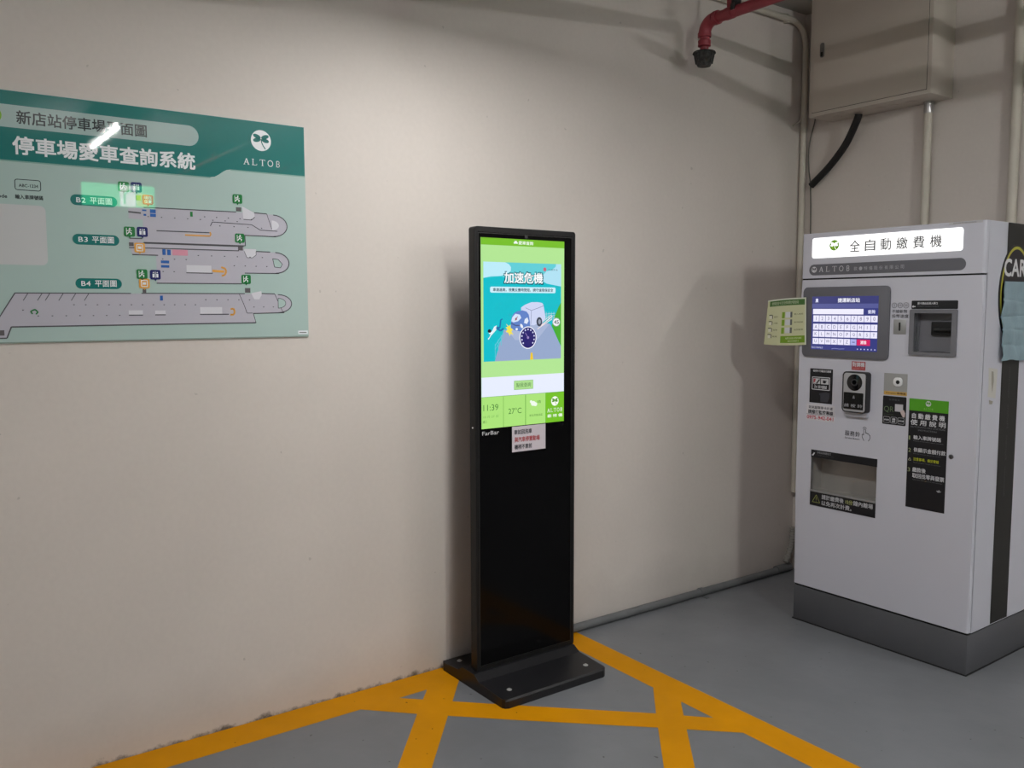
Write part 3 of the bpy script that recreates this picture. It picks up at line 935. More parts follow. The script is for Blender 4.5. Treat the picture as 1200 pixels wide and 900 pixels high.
R_H = (0.557, 0.714, 1.311, 1.471)     # bill reader opening
T_H = (0.080, 0.411, 0.640, 0.800)     # coin tray opening
door = plate('door', 0.0, MW, 0.1785, 1.6215, 0.022, [R_H, T_H], M_white, pm, FF, 0.012)
box('door_seam', 0.004, MW - 0.004, 0.006, 0.03, 1.6215, 1.6285, M_gap, pm)
box('door_seam', MW - 0.016, MW - 0.004, 0.0221, 0.0275, 0.1785, 1.6285, M_gap, pm)
hdm = plate('header', 0.0, MW, 1.6285, MH, 0.026, [], M_white, pm, FF, 0.012)
lb = slab('sign_light_box', rrect(0.055, 0.742, 1.7195, 1.8115, 0.012, 5), mat('light_box_white', (0.8, 0.8, 0.8, 1), 0.3, emit=0.95, emit_col=(1, 1, 1, 1)), pm, FF, 0.0, 0.002)
L_ink = mat('sign_ink', (0.035, 0.035, 0.04, 1), 0.4, emit=0.05, emit_col=(1, 1, 1, 1))
L_gr = mat('sign_green', (0.10, 0.24, 0.01, 1), 0.4, emit=0.6, emit_col=rgb(96, 140, 30))
for i_, ch_ in enumerate('全自動繳費機'):
    text(ch_, 0.247 + 0.0725 * i_, 0.295 + 0.0725 * i_, 1.7395, 1.7885, L_ink, lb, FF, 0.0026, bold=0.008, name='character')
d_, c_ = clover(0.169, 1.7735, 0.0235, L_gr, mat('light_box_white', None), lb, FF, 0.0026)
altob(0.128, 0.214, 1.7285, 1.7395, mat('sign_pale_ink', (0.5, 0.5, 0.4, 1), 0.4, emit=1.0, emit_col=rgb(196, 204, 150)), lb, FF, 0.0026, 0.13)
pi = slab('name_strip', rrect(0.042, 0.757, 1.642, 1.6915, 0.0245, 8), M_dgrey, pm, FF, 0.0, 0.0012)
P_w = print_mat(206, 206, 212)
clover(0.0685, 1.668, 0.0135, P_w, M_dgrey, pi, FF, 0.0016)
altob(0.088, 0.258, 1.6575, 1.6795, P_w, pi, FF, 0.0016, 0.13)
text('歐.特儀股份有限公司', 0.266, 0.505, 1.6575, 1.6735, print_mat(170, 170, 178), pi, FF, 0.0016, even=True)
tl = flat('maker_strip', [rrect(0.683, 0.815, 1.8245, 1.8325)], print_mat(186, 184, 188), pm, FF, 0.0006)
text('AUTOMATIC PAY STATION', 0.70, 0.79, 1.8262, 1.8305, print_mat(90, 88, 94), tl, FF, 0.001)
# touch screen
bz = slab('screen_bezel', rrect(0.019, 0.447, 1.268, 1.588, 0.022, 6), M_dgrey, pm, FF, 0.0, 0.008, 0.002)
ts = slab('touch_screen', rrect(0.068, 0.396, 1.303, 1.545), screen_mat(58, 62, 128), pm, FF, 0.008, 0.0086)


def tp(name, polys, col, layer):
    return flat(name, polys, screen_mat(*col), ts, FF, 0.0088 + 0.0002 * layer)


def tt(body, u0, u1, v0, v1, col, layer, **kw):
    return text(body, u0, u1, v0, v1, screen_mat(*col), ts, FF, 0.0088 + 0.0002 * layer, **kw)


tp('title_bar', [rrect(0.068, 0.396, 1.512, 1.545)], (62, 64, 118), 0)
tp('second_bar', [rrect(0.068, 0.396, 1.492, 1.512)], (88, 92, 150), 0)
tt('捷運新店站', 0.200, 0.308, 1.518, 1.5365, (246, 246, 255), 1, bold=0.02)
tp('home_icon', [ell(0.093, 1.529, 0.007, 0.007, 12), rrect(0.085, 0.101, 1.519, 1.522)], (226, 228, 250), 1)
tp('input_field', [rrect(0.074, 0.327, 1.4645, 1.4885)], (240, 238, 255), 1)
tt('查詢', 0.348, 0.382, 1.4685, 1.4845, (226, 228, 255), 1, bold=0.02)
kw_ = 0.032
rows_ = ['1234567890', 'ABCDEFGHIJ', 'KLMNOPQRST', 'UVWXYZ']
for r_, (ks, va, vb) in enumerate(zip(rows_, (1.4305, 1.393, 1.361, 1.328), (1.459, 1.4205, 1.388, 1.355))):
    for i, ch in enumerate(ks):
        ua = 0.0755 + i * kw_
        key = tp('key', [rrect(ua + 0.001, ua + kw_ - 0.001, va, vb)], (236, 234, 255), 1)
    text(ks, 0.0755, 0.0755 + len(ks) * kw_, va + 0.007, vb - 0.006, screen_mat(96, 94, 130), ts, FF, 0.0088 + 0.0004, even=True)
tp('back_key', [rrect(0.2685, 0.2975, 1.328, 1.355)], (172, 176, 232), 1)
tp('back_arrow', [line((0.277, 1.3415), (0.290, 1.3415), 0.003)], (60, 60, 110), 2)
tp('clear_key', [rrect(0.2995, 0.363, 1.328, 1.355)], (214, 40, 100), 1)
tt('清除', 0.317, 0.346, 1.334, 1.3495, (255, 236, 244), 2, bold=0.02)
tt('RECTANGLE', 0.072, 0.130, 1.3085, 1.3165, (200, 204, 240), 1)
tp('status_dots', [ell(0.304 + 0.0165 * i, 1.3115, 0.003, 0.003, 8) for i in range(6)], (196, 200, 236), 1)
tp('status_wave', polyline([(0.175, 1.308), (0.19, 1.311), (0.215, 1.309), (0.24, 1.3105)], 0.0015), (160, 166, 220), 1)
# coin slot
P_dk = print_mat(70, 70, 78)
P_bk = print_mat(22, 22, 27)
flat('coin_symbol', polyline(ell(0.464, 1.5035, 0.0105, n=18), 0.0018, True) + polyline(ell(0.490, 1.5035, 0.0105, n=18), 0.0018, True) + polyline(ell(0.516, 1.5035, 0.0115, n=18), 0.0018, True), P_dk, pm, FF, 0.0006)
text('5', 0.461, 0.467, 1.4985, 1.5085, P_dk, pm, FF, 0.0006)
text('10', 0.4845, 0.4955, 1.4985, 1.5085, P_dk, pm, FF, 0.0006)
text('50', 0.510, 0.522, 1.4985, 1.5085, P_dk, pm, FF, 0.0006)
text('不接新幣', 0.4535, 0.522, 1.4705, 1.486, P_dk, pm, FF, 0.0006, bold=0.01)
text('投幣速度', 0.4545, 0.528, 1.4505, 1.466, P_dk, pm, FF, 0.0006, bold=0.01)
cp = slab('coin_plate', rrect(0.464, 0.520, 1.382, 1.4445), mat('satin_steel', (0.42, 0.42, 0.43, 1), 0.5, metal=0.8), pm, FF, 0.0, 0.002, 0.0006)
slab('coin_slot', rrect(0.4875, 0.4955, 1.396, 1.432, 0.0035, 4), M_gap, cp, FF, 0.0015, 0.0026)
# bill reader
rl = slab('reader_label', rrect(0.540, 0.733, 1.4885, 1.523, 0.004, 3), P_bk, pm, FF, 0.0, 0.0012)
text('票卡請由此插入票口', 0.566, 0.650, 1.507, 1.5165, P_w, rl, FF, 0.0016, bold=0.02)
text('Please insert ticket', 0.566, 0.655, 1.498, 1.5025, print_mat(110, 110, 118), rl, FF, 0.0016)
flat('arrow', [[(0.5425, 1.4985), (0.549, 1.505), (0.549, 1.5005), (0.5575, 1.5005), (0.5575, 1.4965), (0.549, 1.4965), (0.549, 1.492)]], P_w, rl, FF, 0.0016)
rd = ring('reader_frame', rrect(0.537, 0.734, 1.297, 1.487, 0.007, 4), rrect(*R_H, 0.0021, 4), M_rgrey, pm, FF, -0.001, 0.009)


def cavity(name, h, d, m, parent, lip=0.0):
    """An open-fronted pocket behind the door; h = (u0, u1, v0, v1)."""
    u0, u1, v0, v1 = h
    bm_ = bmesh.new()
    q = [bm_.verts.new(FF(a, c, n_)) for n_ in (lip, -d) for a, c in ((u0, v0), (u1, v0), (u1, v1), (u0, v1))]
    for k in range(4):
        j = (k + 1) % 4
        bm_.faces.new((q[k], q[k + 4], q[j + 4], q[j]))
    bm_.faces.new((q[4], q[5], q[6], q[7]))
    return link_keep(name, bm_, m, parent)


cavity('reader_recess', R_H, 0.040, M_rgrey, pm, 0.002)
su = slab('bill_slot', rrect(0.612, 0.713, 1.380, 1.436, 0.003, 3), M_gap, pm, FF, -0.040, -0.026, 0.003)
slab('slot_lip', rrect(0.628, 0.705, 1.398, 1.410, 0.005, 4), mat('slot_black', (0.012, 0.012, 0.014, 1), 0.25), su, FF, -0.026, -0.012, 0.002)
b = bmesh.new()
b.faces.new([b.verts.new(c) for c in ((0.580, 0.004, 1.3125), (0.690, 0.004, 1.3125), (0.690, 0.030, 1.3125), (0.580, 0.030, 1.3125))])
fp = link_keep('reader_floor_print', b, P_bk, pm)
b = bmesh.new()
b.faces.new([b.verts.new(c) for c in ((0.684, 0.002, 1.3132), (0.698, 0.010, 1.3132), (0.708, 0.034, 1.3132), (0.694, 0.034, 1.3132))])
b.faces.new([b.verts.new(c) for c in ((0.562, 0.010, 1.3132), (0.574, 0.006, 1.3132), (0.582, 0.020, 1.3132))])
link_keep('arrow', b, P_w, fp)
# black notice with the card pictogram, and the paper below it
ns = flat('card_notice', [rrect(0.062, 0.181, 1.055, 1.214)], P_bk, pm, FF, 0.0008)
text('信用卡 行動支付感應', 0.078, 0.172, 1.1985, 1.2085, P_w, ns, FF, 0.0012, bold=0.02)
flat('notice_frame', polyline(rrect(0.075, 0.166, 1.1175, 1.1745), 0.0032, True), P_w, ns, FF, 0.0012)
flat('notice_picture', [rrect(0.080, 0.117, 1.1435, 1.169), rrect(0.121, 0.161, 1.1435, 1.169)], print_mat(190, 190, 194), ns, FF, 0.0012)
flat('notice_picture', [[(0.082, 1.167), (0.094, 1.167), (0.090, 1.152), (0.082, 1.147)]], print_mat(170, 70, 80), ns, FF, 0.0016)
flat('notice_picture', [line((0.098, 1.145), (0.114, 1.165), 0.006), ell(0.139, 1.1535, 0.009, 0.006, 12), line((0.13, 1.161), (0.152, 1.158), 0.003)], P_bk, ns, FF, 0.0016)
text('票卡感應處', 0.108, 0.152, 1.1225, 1.1375, P_w, ns, FF, 0.0012, bold=0.01)
text('3x', 0.086, 0.103, 1.1245, 1.1395, P_w, ns, FF, 0.0012)
flat('notice_shape', [[(0.120, 1.062), (0.158, 1.062), (0.166, 1.080), (0.168, 1.104), (0.150, 1.108), (0.132, 1.104), (0.114, 1.100), (0.112, 1.096), (0.120, 1.090)]], print_mat(56, 56, 64), ns, FF, 0.0012)
pn = slab('phone_notice', rrect(0.048, 0.196, 0.973, 1.0485), print_mat(200, 198, 204, 0.6), pm, FF, 0.0, 0.0008)
text('如未超車停卡片者', 0.060, 0.186, 1.0265, 1.0405, P_ink, pn, FF, 0.0012, bold=0.01)
text('請撥打監控專線', 0.058, 0.188, 1.003, 1.0215, P_ink, pn, FF, 0.0012, bold=0.02)
text('0975-942-041', 0.052, 0.190, 0.9785, 0.9945, print_mat(190, 50, 74), pn, FF, 0.0012, bold=0.02)
flat('notice_rule', [line((0.049, 0.9995), (0.195, 0.9995), 0.0012)], P_ink, pn, FF, 0.0012)
# intercom
il = flat('intercom_label', [rrect(0.274, 0.340, 1.2185, 1.2565)], print_mat(168, 62, 66), pm, FF, 0.0006)
text('對講機', 0.278, 0.336, 1.2335, 1.2535, P_w, il, FF, 0.001, bold=0.02)
text('INTERCOM', 0.279, 0.335, 1.2215, 1.2295, print_mat(214, 150, 150), il, FF, 0.001)
ib = slab('intercom_body', rrect(0.252, 0.369, 1.032, 1.2125, 0.014, 6), mat('intercom_black', (0.012, 0.012, 0.014, 1), 0.4), pm, FF, 0.0, 0.034, 0.004)
slab('intercom_face', rrect(0.259, 0.3645, 1.037, 1.207, 0.012, 6), mat('intercom_silver', (0.36, 0.36, 0.38, 1), 0.42), ib, FF, 0.033, 0.036, 0.001)
slab('camera_lens', ell(0.313, 1.166, 0.0365, 0.0365, 32), mat('lens_black', (0.004, 0.004, 0.005, 1), 0.08), ib, FF, 0.036, 0.0385, 0.001)
slab('lens_ring', ell(0.313, 1.166, 0.016, 0.016, 24), mat('lens_ring', (0.03, 0.03, 0.034, 1), 0.3), ib, FF, 0.0385, 0.0395, 0.0006)
slab('lens_glass', ell(0.313, 1.167, 0.010, 0.010, 18), M_glass, ib, FF, 0.0395, 0.0400)
slab('call_panel', rrect(0.262, 0.357, 1.047, 1.121, 0.003, 3), mat('panel_black', (0.006, 0.006, 0.007, 1), 0.25), ib, FF, 0.036, 0.0372)
flat('bell_symbol', [[(0.3055, 1.095), (0.3175, 1.095), (0.315, 1.105), (0.3115, 1.110), (0.308, 1.105)]], print_mat(120, 120, 126), ib, FF, 0.0376)
text('請按鈴', 0.266, 0.354, 1.056, 1.071, print_mat(168, 168, 174), ib, FF, 0.0376, spacing=1.6)
slab('intercom_ledge', [(0.262, 1.012), (0.360, 1.012), (0.366, 1.032), (0.256, 1.032)], M_white, pm, FF, 0.0, 0.016, 0.002)
text('服務鈴', 0.251, 0.325, 0.9215, 0.9445, P_bk, pm, FF, 0.0006, bold=0.005, spacing=1.15)
text('Service Button', 0.251, 0.324, 0.9085, 0.9155, P_bk, pm, FF, 0.0006, bold=0.01)
flat('hand_symbol', polyline([(0.345, 0.908), (0.336, 0.923), (0.335, 0.935), (0.3405, 0.937), (0.3425, 0.932), (0.3425, 0.958), (0.3475, 0.962), (0.352, 0.958), (0.352, 0.942), (0.358, 0.945), (0.360, 0.940), (0.366, 0.942), (0.368, 0.936), (0.373, 0.935), (0.374, 0.922), (0.366, 0.908)], 0.0024) + polyline([(0.338, 0.961), (0.342, 0.968), (0.350, 0.969), (0.356, 0.963)], 0.0022), P_bk, pm, FF, 0.0006)
# code scanner plate and its notice
qp = slab('scanner_plate', rrect(0.430, 0.535, 1.122, 1.2145), mat('scanner_plate', (0.36, 0.36, 0.36, 1), 0.5, metal=0.3), pm, FF, 0.0, 0.0015)
qb = slab('scanner_button', rrect(0.4745, 0.5135, 1.160, 1.198, 0.014, 6), mat('button_white', (0.72, 0.72, 0.74, 1), 0.3), qp, FF, 0.0015, 0.006, 0.002)
slab('scanner_hole', ell(0.495, 1.1785, 0.0085, 0.0085, 18), M_gap, qp, FF, 0.006, 0.0066)
ys = flat('scanner_strip', [rrect(0.432, 0.535, 1.1215, 1.1375)], print_mat(196, 160, 90), qp, FF, 0.0019)
text('Coupon 感應區', 0.441, 0.530, 1.1255, 1.1345, print_mat(96, 66, 26), ys, FF, 0.0023, bold=0.02)
qs = flat('code_notice', [rrect(0.428, 0.534, 0.9935, 1.1165, 0.004, 3)], P_bk, pm, FF, 0.0008)
text('發票載具', 0.455, 0.505, 1.0975, 1.1055, print_mat(80, 80, 88), qs, FF, 0.0012)
text('QR', 0.434, 0.479, 1.0445, 1.072, print_mat(96, 112, 84), qs, FF, 0.0012)
flat('code_panel', [rrect(0.484, 0.520, 1.0525, 1.084)], print_mat(186, 184, 190), qs, FF, 0.0012)
flat('hand_symbol', [[(0.507, 1.056), (0.524, 1.062), (0.531, 1.048), (0.529, 1.030), (0.521, 1.030), (0.512, 1.044)]], print_mat(196, 178, 176), qs, FF, 0.0015)
text('QR Code Reader', 0.434, 0.479, 1.034, 1.039, print_mat(84, 96, 76), qs, FF, 0.0012)
flat('notice_frame', sum([polyline(rrect(ua, ua + 0.028, 1.0005, 1.0265, 0.004, 3), 0.0016, True) for ua in (0.4335, 0.4665, 0.499)], []), print_mat(170, 170, 176), qs, FF, 0.0012)
text('停車票', 0.4365, 0.458, 1.0095, 1.0165, P_w, qs, FF, 0.0012, bold=0.02)
text('優惠', 0.4735, 0.4875, 1.0135, 1.0215, P_w, qs, FF, 0.0012, bold=0.02)
text('載具', 0.4735, 0.4875, 1.0045, 1.0115, P_w, qs, FF, 0.0012, bold=0.02)
text('折扣碼', 0.5015, 0.5245, 1.0095, 1.0165, P_w, qs, FF, 0.0012, bold=0.02)
# instruction board
ins = slab('instruction_board', rrect(0.547, 0.713, 0.6515, 1.064), P_bk, pm, FF, 0.0, 0.0010)
ing = slab('instruction_head', rrect(0.547, 0.713, 1.064, 1.1145), print_mat(78, 152, 30), pm, FF, 0.0, 0.0010)
clover(0.629, 1.0975, 0.0115, P_w, print_mat(78, 152, 30), ing, FF, 0.0014)
altob(0.609, 0.652, 1.0715, 1.0795, print_mat(150, 196, 110), ing, FF, 0.0014, 0.12)
text('自動繳費機', 0.5545, 0.703, 1.0315, 1.0535, P_w, ins, FF, 0.0014, bold=0.02, even=True)
text('使用說明', 0.5555, 0.704, 1.004, 1.0265, P_w, ins, FF, 0.0014, bold=0.015, even=False, spacing=1.5)
P_g = print_mat(116, 116, 122)
text('AUTOMATIC PAY STATION', 0.556, 0.702, 0.9925, 0.9995, P_g, ins, FF, 0.0014)
text('INSTRUCTION', 0.590, 0.668, 0.9805, 0.9865, P_g, ins, FF, 0.0014)
for nmb, v in (('1', 0.9475), ('2', 0.8955), ('3', 0.812)):
    text(nmb, 0.5505, 0.5505 + (0.006 if nmb == '1' else 0.011), v - 0.008, v + 0.0085, print_mat(150, 160, 116), ins, FF, 0.0014)
text('輸入車牌號碼', 0.571, 0.687, 0.9435, 0.9605, P_w, ins, FF, 0.0014, bold=0.012)
text('Please enter your plate number', 0.571, 0.700, 0.934, 0.9385, P_g, ins, FF, 0.0014)
text('依顯示金額付款', 0.574, 0.709, 0.8905, 0.909, P_w, ins, FF, 0.0014, bold=0.012)
text('Pay the amount shown on screen', 0.574, 0.69, 0.8805, 0.8845, P_g, ins, FF, 0.0014)
flat('warning_symbol', polyline([(0.552, 0.852), (0.564, 0.852), (0.558, 0.863)], 0.0016, True), print_mat(176, 176, 150), ins, FF, 0.0014)
text('注意事項、備妥零錢', 0.574, 0.682, 0.8535, 0.8665, print_mat(174, 180, 40), ins, FF, 0.0014, bold=0.012)
text('Please prepare change for payment', 0.574, 0.69, 0.843, 0.8475, P_g, ins, FF, 0.0014)
text('繳款後', 0.572, 0.629, 0.8055, 0.8245, P_w, ins, FF, 0.0014, bold=0.012)
text('取回找零與發票', 0.572, 0.707, 0.7805, 0.800, P_w, ins, FF, 0.0014, bold=0.012)
text('Take the change and the receipt', 0.572, 0.70, 0.770, 0.7745, P_g, ins, FF, 0.0014)
flat('bird_symbol', [[(0.676, 0.741), (0.684, 0.742), (0.690, 0.746), (0.692, 0.741), (0.699, 0.739), (0.692, 0.736), (0.684, 0.734)]], print_mat(150, 150, 156), ins, FF, 0.0014)
lk = slab('door_lock', ell(0.7315, 0.891, 0.0095, 0.0095, 20), mat('lock_steel', (0.16, 0.16, 0.17, 1), 0.35, metal=0.8), pm, FF, 0.0, 0.004, 0.001)
slab('key_slot', rrect(0.7303, 0.7327, 0.8855, 0.8965), M_gap, lk, FF, 0.004, 0.0044)
# change tray
cavity('tray_recess', T_H, 0.085, mat('tray_steel', (0.36, 0.345, 0.33, 1), 0.40, metal=0.5), pm, 0.0)
slab('tray_lip', rrect(0.080, 0.412, 0.638, 0.648), mat('lip_steel', (0.34, 0.34, 0.345, 1), 0.5, metal=0.6), pm, FF, 0.0, 0.006, 0.002)
tu = slab('tray_label', rrect(0.080, 0.412, 0.800, 0.835), P_bk, pm, FF, 0.0, 0.0012)
text('找零及收據取出口', 0.112, 0.184, 0.8195, 0.8295, print_mat(160, 160, 166), tu, FF, 0.0016)
text('Change and receipt outlet', 0.112, 0.20, 0.8105, 0.8155, print_mat(86, 86, 92), tu, FF, 0.0016)
flat('arrow', [[(0.084, 0.809), (0.092, 0.806), (0.101, 0.821), (0.096, 0.823), (0.090, 0.815)]], P_w, tu, FF, 0.0016)
tb = slab('tray_notice', rrect(0.080, 0.411, 0.5725, 0.6385), P_bk, pm, FF, 0.0, 0.0012)
text('請於繳費後', 0.143, 0.256, 0.6095, 0.6315, print_mat(190, 190, 196), tb, FF, 0.0016, bold=0.012)
text('15分', 0.266, 0.300, 0.6095, 0.6295, print_mat(180, 184, 120), tb, FF, 0.0016, bold=0.012)
text('鐘內離場', 0.304, 0.399, 0.6095, 0.6315, print_mat(190, 190, 196), tb, FF, 0.0016, bold=0.012)
text('以免再次計費。', 0.143, 0.296, 0.5815, 0.603, print_mat(190, 190, 196), tb, FF, 0.0016, bold=0.012)
flat('warning_symbol', polyline([(0.094, 0.589), (0.134, 0.589), (0.114, 0.625)], 0.0022, True) + [line((0.114, 0.600), (0.114, 0.614), 0.0022), ell(0.114, 0.595, 0.0014, n=8)], print_mat(150, 154, 84), tb, FF, 0.0016)
# flank: black stripe, round sticker, tape residue
stp = flat('side_stripe', [[(0.178, 1.8330), (0.328, 1.8330), (0.334, 0.1790), (0.184, 0.1790)]], print_mat(20, 22, 22, 0.5), pm, FS, 0.0008)
text('Automatic   Payment   Machine   Operation', -0.27, 0.27, -0.010, 0.010, print_mat(52, 54, 55), stp, lambda u, v, n: FS(0.250 + v, 0.98 + u, n), 0.0012)
rk = slab('round_sticker', ell(0.262, 1.545, 0.140, 0.204, 40), print_mat(24, 22, 30), pm, FS, 0.0, 0.0016)
flat('sticker_ring', polyline(ell(0.264, 1.545, 0.124, 0.190, 48), 0.0115, True), print_mat(172, 168, 60), rk, FS, 0.0020)
text('CAR', 0.160, 0.345, 1.620, 1.688, print_mat(206, 206, 210), rk, FS, 0.0022, bold=0.03)
tr = flat('tape_residue', [[(0.070, 1.255), (0.100, 1.252), (0.146, 1.246), (0.142, 1.19), (0.138, 1.128), (0.104, 1.134), (0.072, 1.138), (0.076, 1.18)]], print_mat(196, 194, 188), pm, FS, 0.0006)
flat('tape_stain', [[(0.084, 1.125), (0.118, 1.118), (0.112, 1.106), (0.088, 1.108)], [(0.094, 1.24), (0.112, 1.238), (0.118, 1.20), (0.108, 1.15), (0.098, 1.19)]], print_mat(150, 146, 136), pm, FS, 0.0010)

# pale blue padded sheet hung on the flank, over the round sticker
b = bmesh.new()
NU, NV = 14, 56
u0, u1, v0, v1 = 0.146, 0.46, 1.280, 1.598
cols = []
for side in (0, 1):
    grid = []
    for j in range(NV + 1):
        row = []
        for i in range(NU + 1):
            a, c = i / NU, j / NV
            n_ = 0.006 + 0.0035 * math.sin(c * 19 + 1.3 * math.sin(a * 5)) * (0.4 + 0.6 * math.sin(math.pi * c)) + 0.006 * (1 - c) * (0.5 + 0.5 * math.sin(a * 11)) + 0.002 * math.sin(a * 23 + c * 9)
            n_ += 0.004
            for c0, k0 in ((0.20, 0.35), (0.385, 0.1), (0.565, -0.15), (0.76, 0.2)):
                n_ -= 0.004 * math.exp(-((c - c0 - 0.015 * math.sin(a * 4 + k0 * 9)) / 0.014) ** 2)
            n_ += 0.007 * max(0.0, 1 - c / 0.16) * math.sin(a * 17 + c * 20) ** 2
            n_ = max(n_, 0.0028) + (0.004 if side else 0)
            u = u0 + (u1 - u0) * a + 0.004 * math.sin(c * 7) - (1 - c) * 0.003
            v = v0 + (v1 - v0) * c + 0.004 * math.sin(a * 9) * (1 - c)
            row.append(b.verts.new((n_, u, v)))
        grid.append(row)
    for j in range(NV):
        for i in range(NU):
            q = (grid[j][i], grid[j][i + 1], grid[j + 1][i + 1], grid[j + 1][i])
            b.faces.new(q if side else q[::-1])
    cols.append(grid)
g0, g1 = cols
edge = [(0, i) for i in range(NU + 1)] + [(j, NU) for j in range(1, NV + 1)] + [(NV, i) for i in range(NU - 1, -1, -1)] + [(j, 0) for j in range(NV - 1, 0, -1)]
for (j, i), (j2, i2) in zip(edge, edge[1:] + edge[:1]):
    b.faces.new((g0[j][i], g0[j2][i2], g1[j2][i2], g1[j][i]))
bs_ = link('padded_sheet', b, mat('pale_blue_sheet', rgb(133, 156, 166), 0.6, noise=(9, 0.10), bump=(60, 0.35)), None, True)
bs_.location = (MX + MW * math.cos(MA), MY + MW * math.sin(MA), 0)
bs_.rotation_euler = (0, 0, MA)
tag(bs_, 'wrinkled pale blue sheet hanging on the side of the pay machine', 'sheet')

# instruction card taped to the screen bezel, bending out past the machine's edge
ca = thing('instruction_card', 'small cream and green instruction card sticking out beside the touch screen', 'card', (MX, MY, 0), MA)
NC = 10


def card_pt(a, c, n=0.0):
    """a from 0 (free left end) to 1 (taped end), c from 0 bottom to 1 top; n = out of the sheet."""
    xl = -0.2017 * (1 - c) + -0.1815 * c
    xr = 0.0435 * (1 - c) + 0.0370 * c
    x = xl + (xr - xl) * a
    y = -0.0115 + 0.010 * (1 - a) ** 2
    zb = 1.3158 + (1.3225 - 1.3158) * a - 0.004 * math.sin(math.pi * a)
    zt = 1.5284 + (1.5418 - 1.5284) * a + 0.003 * math.sin(math.pi * a)
    return (x, y - n, zb + (zt - zb) * c)


def card_flat(name, rects, m, n, parent=ca):
    b = bmesh.new()
    for a0, a1, c0, c1 in rects:
        k = max(1, int((a1 - a0) * NC))
        vs0 = [b.verts.new(card_pt(a0 + (a1 - a0) * i / k, c0, n)) for i in range(k + 1)]
        vs1 = [b.verts.new(card_pt(a0 + (a1 - a0) * i / k, c1, n)) for i in range(k + 1)]
        for i in range(k):
            b.faces.new((vs0[i], vs0[i + 1], vs1[i + 1], vs1[i]))
    return link_keep(name, b, m, parent)


b = bmesh.new()
g = [[[b.verts.new(card_pt(i / NC, c, n_)) for i in range(NC + 1)] for c in (0, 1)] for n_ in (-0.0008, 0.0008)]
for i in range(NC):
    b.faces.new((g[1][0][i], g[1][0][i + 1], g[1][1][i + 1], g[1][1][i]))
    b.faces.new((g[0][1][i], g[0][1][i + 1], g[0][0][i + 1], g[0][0][i]))
    b.faces.new((g[0][0][i], g[0][0][i + 1], g[1][0][i + 1], g[1][0][i]))
    b.faces.new((g[1][1][i], g[1][1][i + 1], g[0][1][i + 1], g[0][1][i]))
b.faces.new((g[0][0][0], g[1][0][0], g[1][1][0], g[0][1][0]))
b.faces.new((g[0][0][NC], g[0][1][NC], g[1][1][NC], g[1][0][NC]))
link('card_sheet', b, print_mat(196, 198, 160, 0.45), ca)
CF = lambda u, v, n: card_pt(u, v, n)
card_flat('card_header', [(0.06, 0.97, 0.85, 0.97)], print_mat(66, 106, 50), 0.0011)
text('使用悠遊卡支付停車費步驟說明', 0.12, 0.82, 0.875, 0.945, print_mat(190, 200, 170), ca, CF, 0.0014)
card_flat('card_footer', [(0.40, 0.97, 0.05, 0.20)], print_mat(112, 150, 32), 0.0011)
text('繳費完成請於時限內離場', 0.52, 0.90, 0.13, 0.17, print_mat(214, 222, 180), ca, CF, 0.0014)
text('請勿折疊票卡', 0.58, 0.84, 0.07, 0.11, print_mat(214, 222, 180), ca, CF, 0.0014)
card_flat('step_marker', [(0.41, 0.48, v, v + 0.13) for v in (0.25, 0.42, 0.58)], print_mat(120, 158, 40), 0.0011)
card_flat('step_picture', [(0.50, 0.62, v, v + 0.12) for v in (0.26, 0.43, 0.59)], print_mat(206, 208, 212), 0.0011)
card_flat('step_picture', [(0.62, 0.67, v, v + 0.12) for v in (0.26, 0.43, 0.59)], print_mat(96, 100, 96), 0.0011)
for i, (s, v) in enumerate((('輸入車牌', 0.64), ('確認車號金額', 0.47), ('取回發票', 0.31))):
    text(s, 0.72, 0.93, v, v + 0.035, print_mat(70, 80, 56), ca, CF, 0.0011)
for i, (s, v) in enumerate((('感應票卡', 0.60), ('付款', 0.46), ('找零', 0.31), ('離場', 0.17))):
    text(s, 0.20, 0.31, v, v + 0.035, print_mat(70, 80, 56), ca, CF, 0.0011)
card_flat('step_icon', [(0.08, 0.17, v, v + 0.07) for v in (0.58, 0.44, 0.29, 0.15)], print_mat(214, 214, 198), 0.0011)
card_flat('step_icon', [(0.155, 0.175, v, v + 0.08) for v in (0.58, 0.44, 0.29, 0.15)] + [(0.07, 0.15, v + 0.07, v + 0.09) for v in (0.58, 0.44, 0.29, 0.15)], print_mat(66, 70, 58), 0.0013)
card_flat('card_margin', [(0.972, 1.0, 0.0, 1.0), (0.0, 1.0, 0.972, 1.0)], print_mat(206, 212, 196), 0.0010)

# ------------------------------------------------------------------ cabinet, conduits and cables in the corner
cb = thing('electrical_cabinet', 'beige metal electrical cabinet fixed high on the wall above pay machine', 'cabinet', (0.176, 0, 2.478))
CX, CD, CH = 0.651, 0.20, CEIL - 2.478 - 0.001
b = bmesh.new()
add_box(b, 0, CX, -CD, -0.001, 0, CH, 0.004, 2)
link('cabinet_body', b, M_cab, cb, True)
flat('door_gap', [rrect(0.0195, 0.6315, 0.0185, CH - 0.002)], M_gap, cb, lambda u, v, n: (u, -CD - n, v), 0.0004)
slab('cabinet_door', rrect(0.0215, 0.6295, 0.0205, CH - 0.004, 0.003, 3), M_cab, cb, lambda u, v, n: (u, -CD - n, v), 0.0005, 0.004, 0.001)
la = slab('latch', rrect(0.062, 0.086, 0.288, 0.360, 0.010, 5), mat('latch_steel', (0.16, 0.15, 0.14, 1), 0.5, metal=0.2), cb, lambda u, v, n: (u, -CD - n, v), 0.004, 0.008, 0.001)
slab('latch_lever', rrect(0.068, 0.080, 0.293, 0.314, 0.002, 3), M_gap, la, lambda u, v, n: (u, -CD - n, v), 0.008, 0.011)
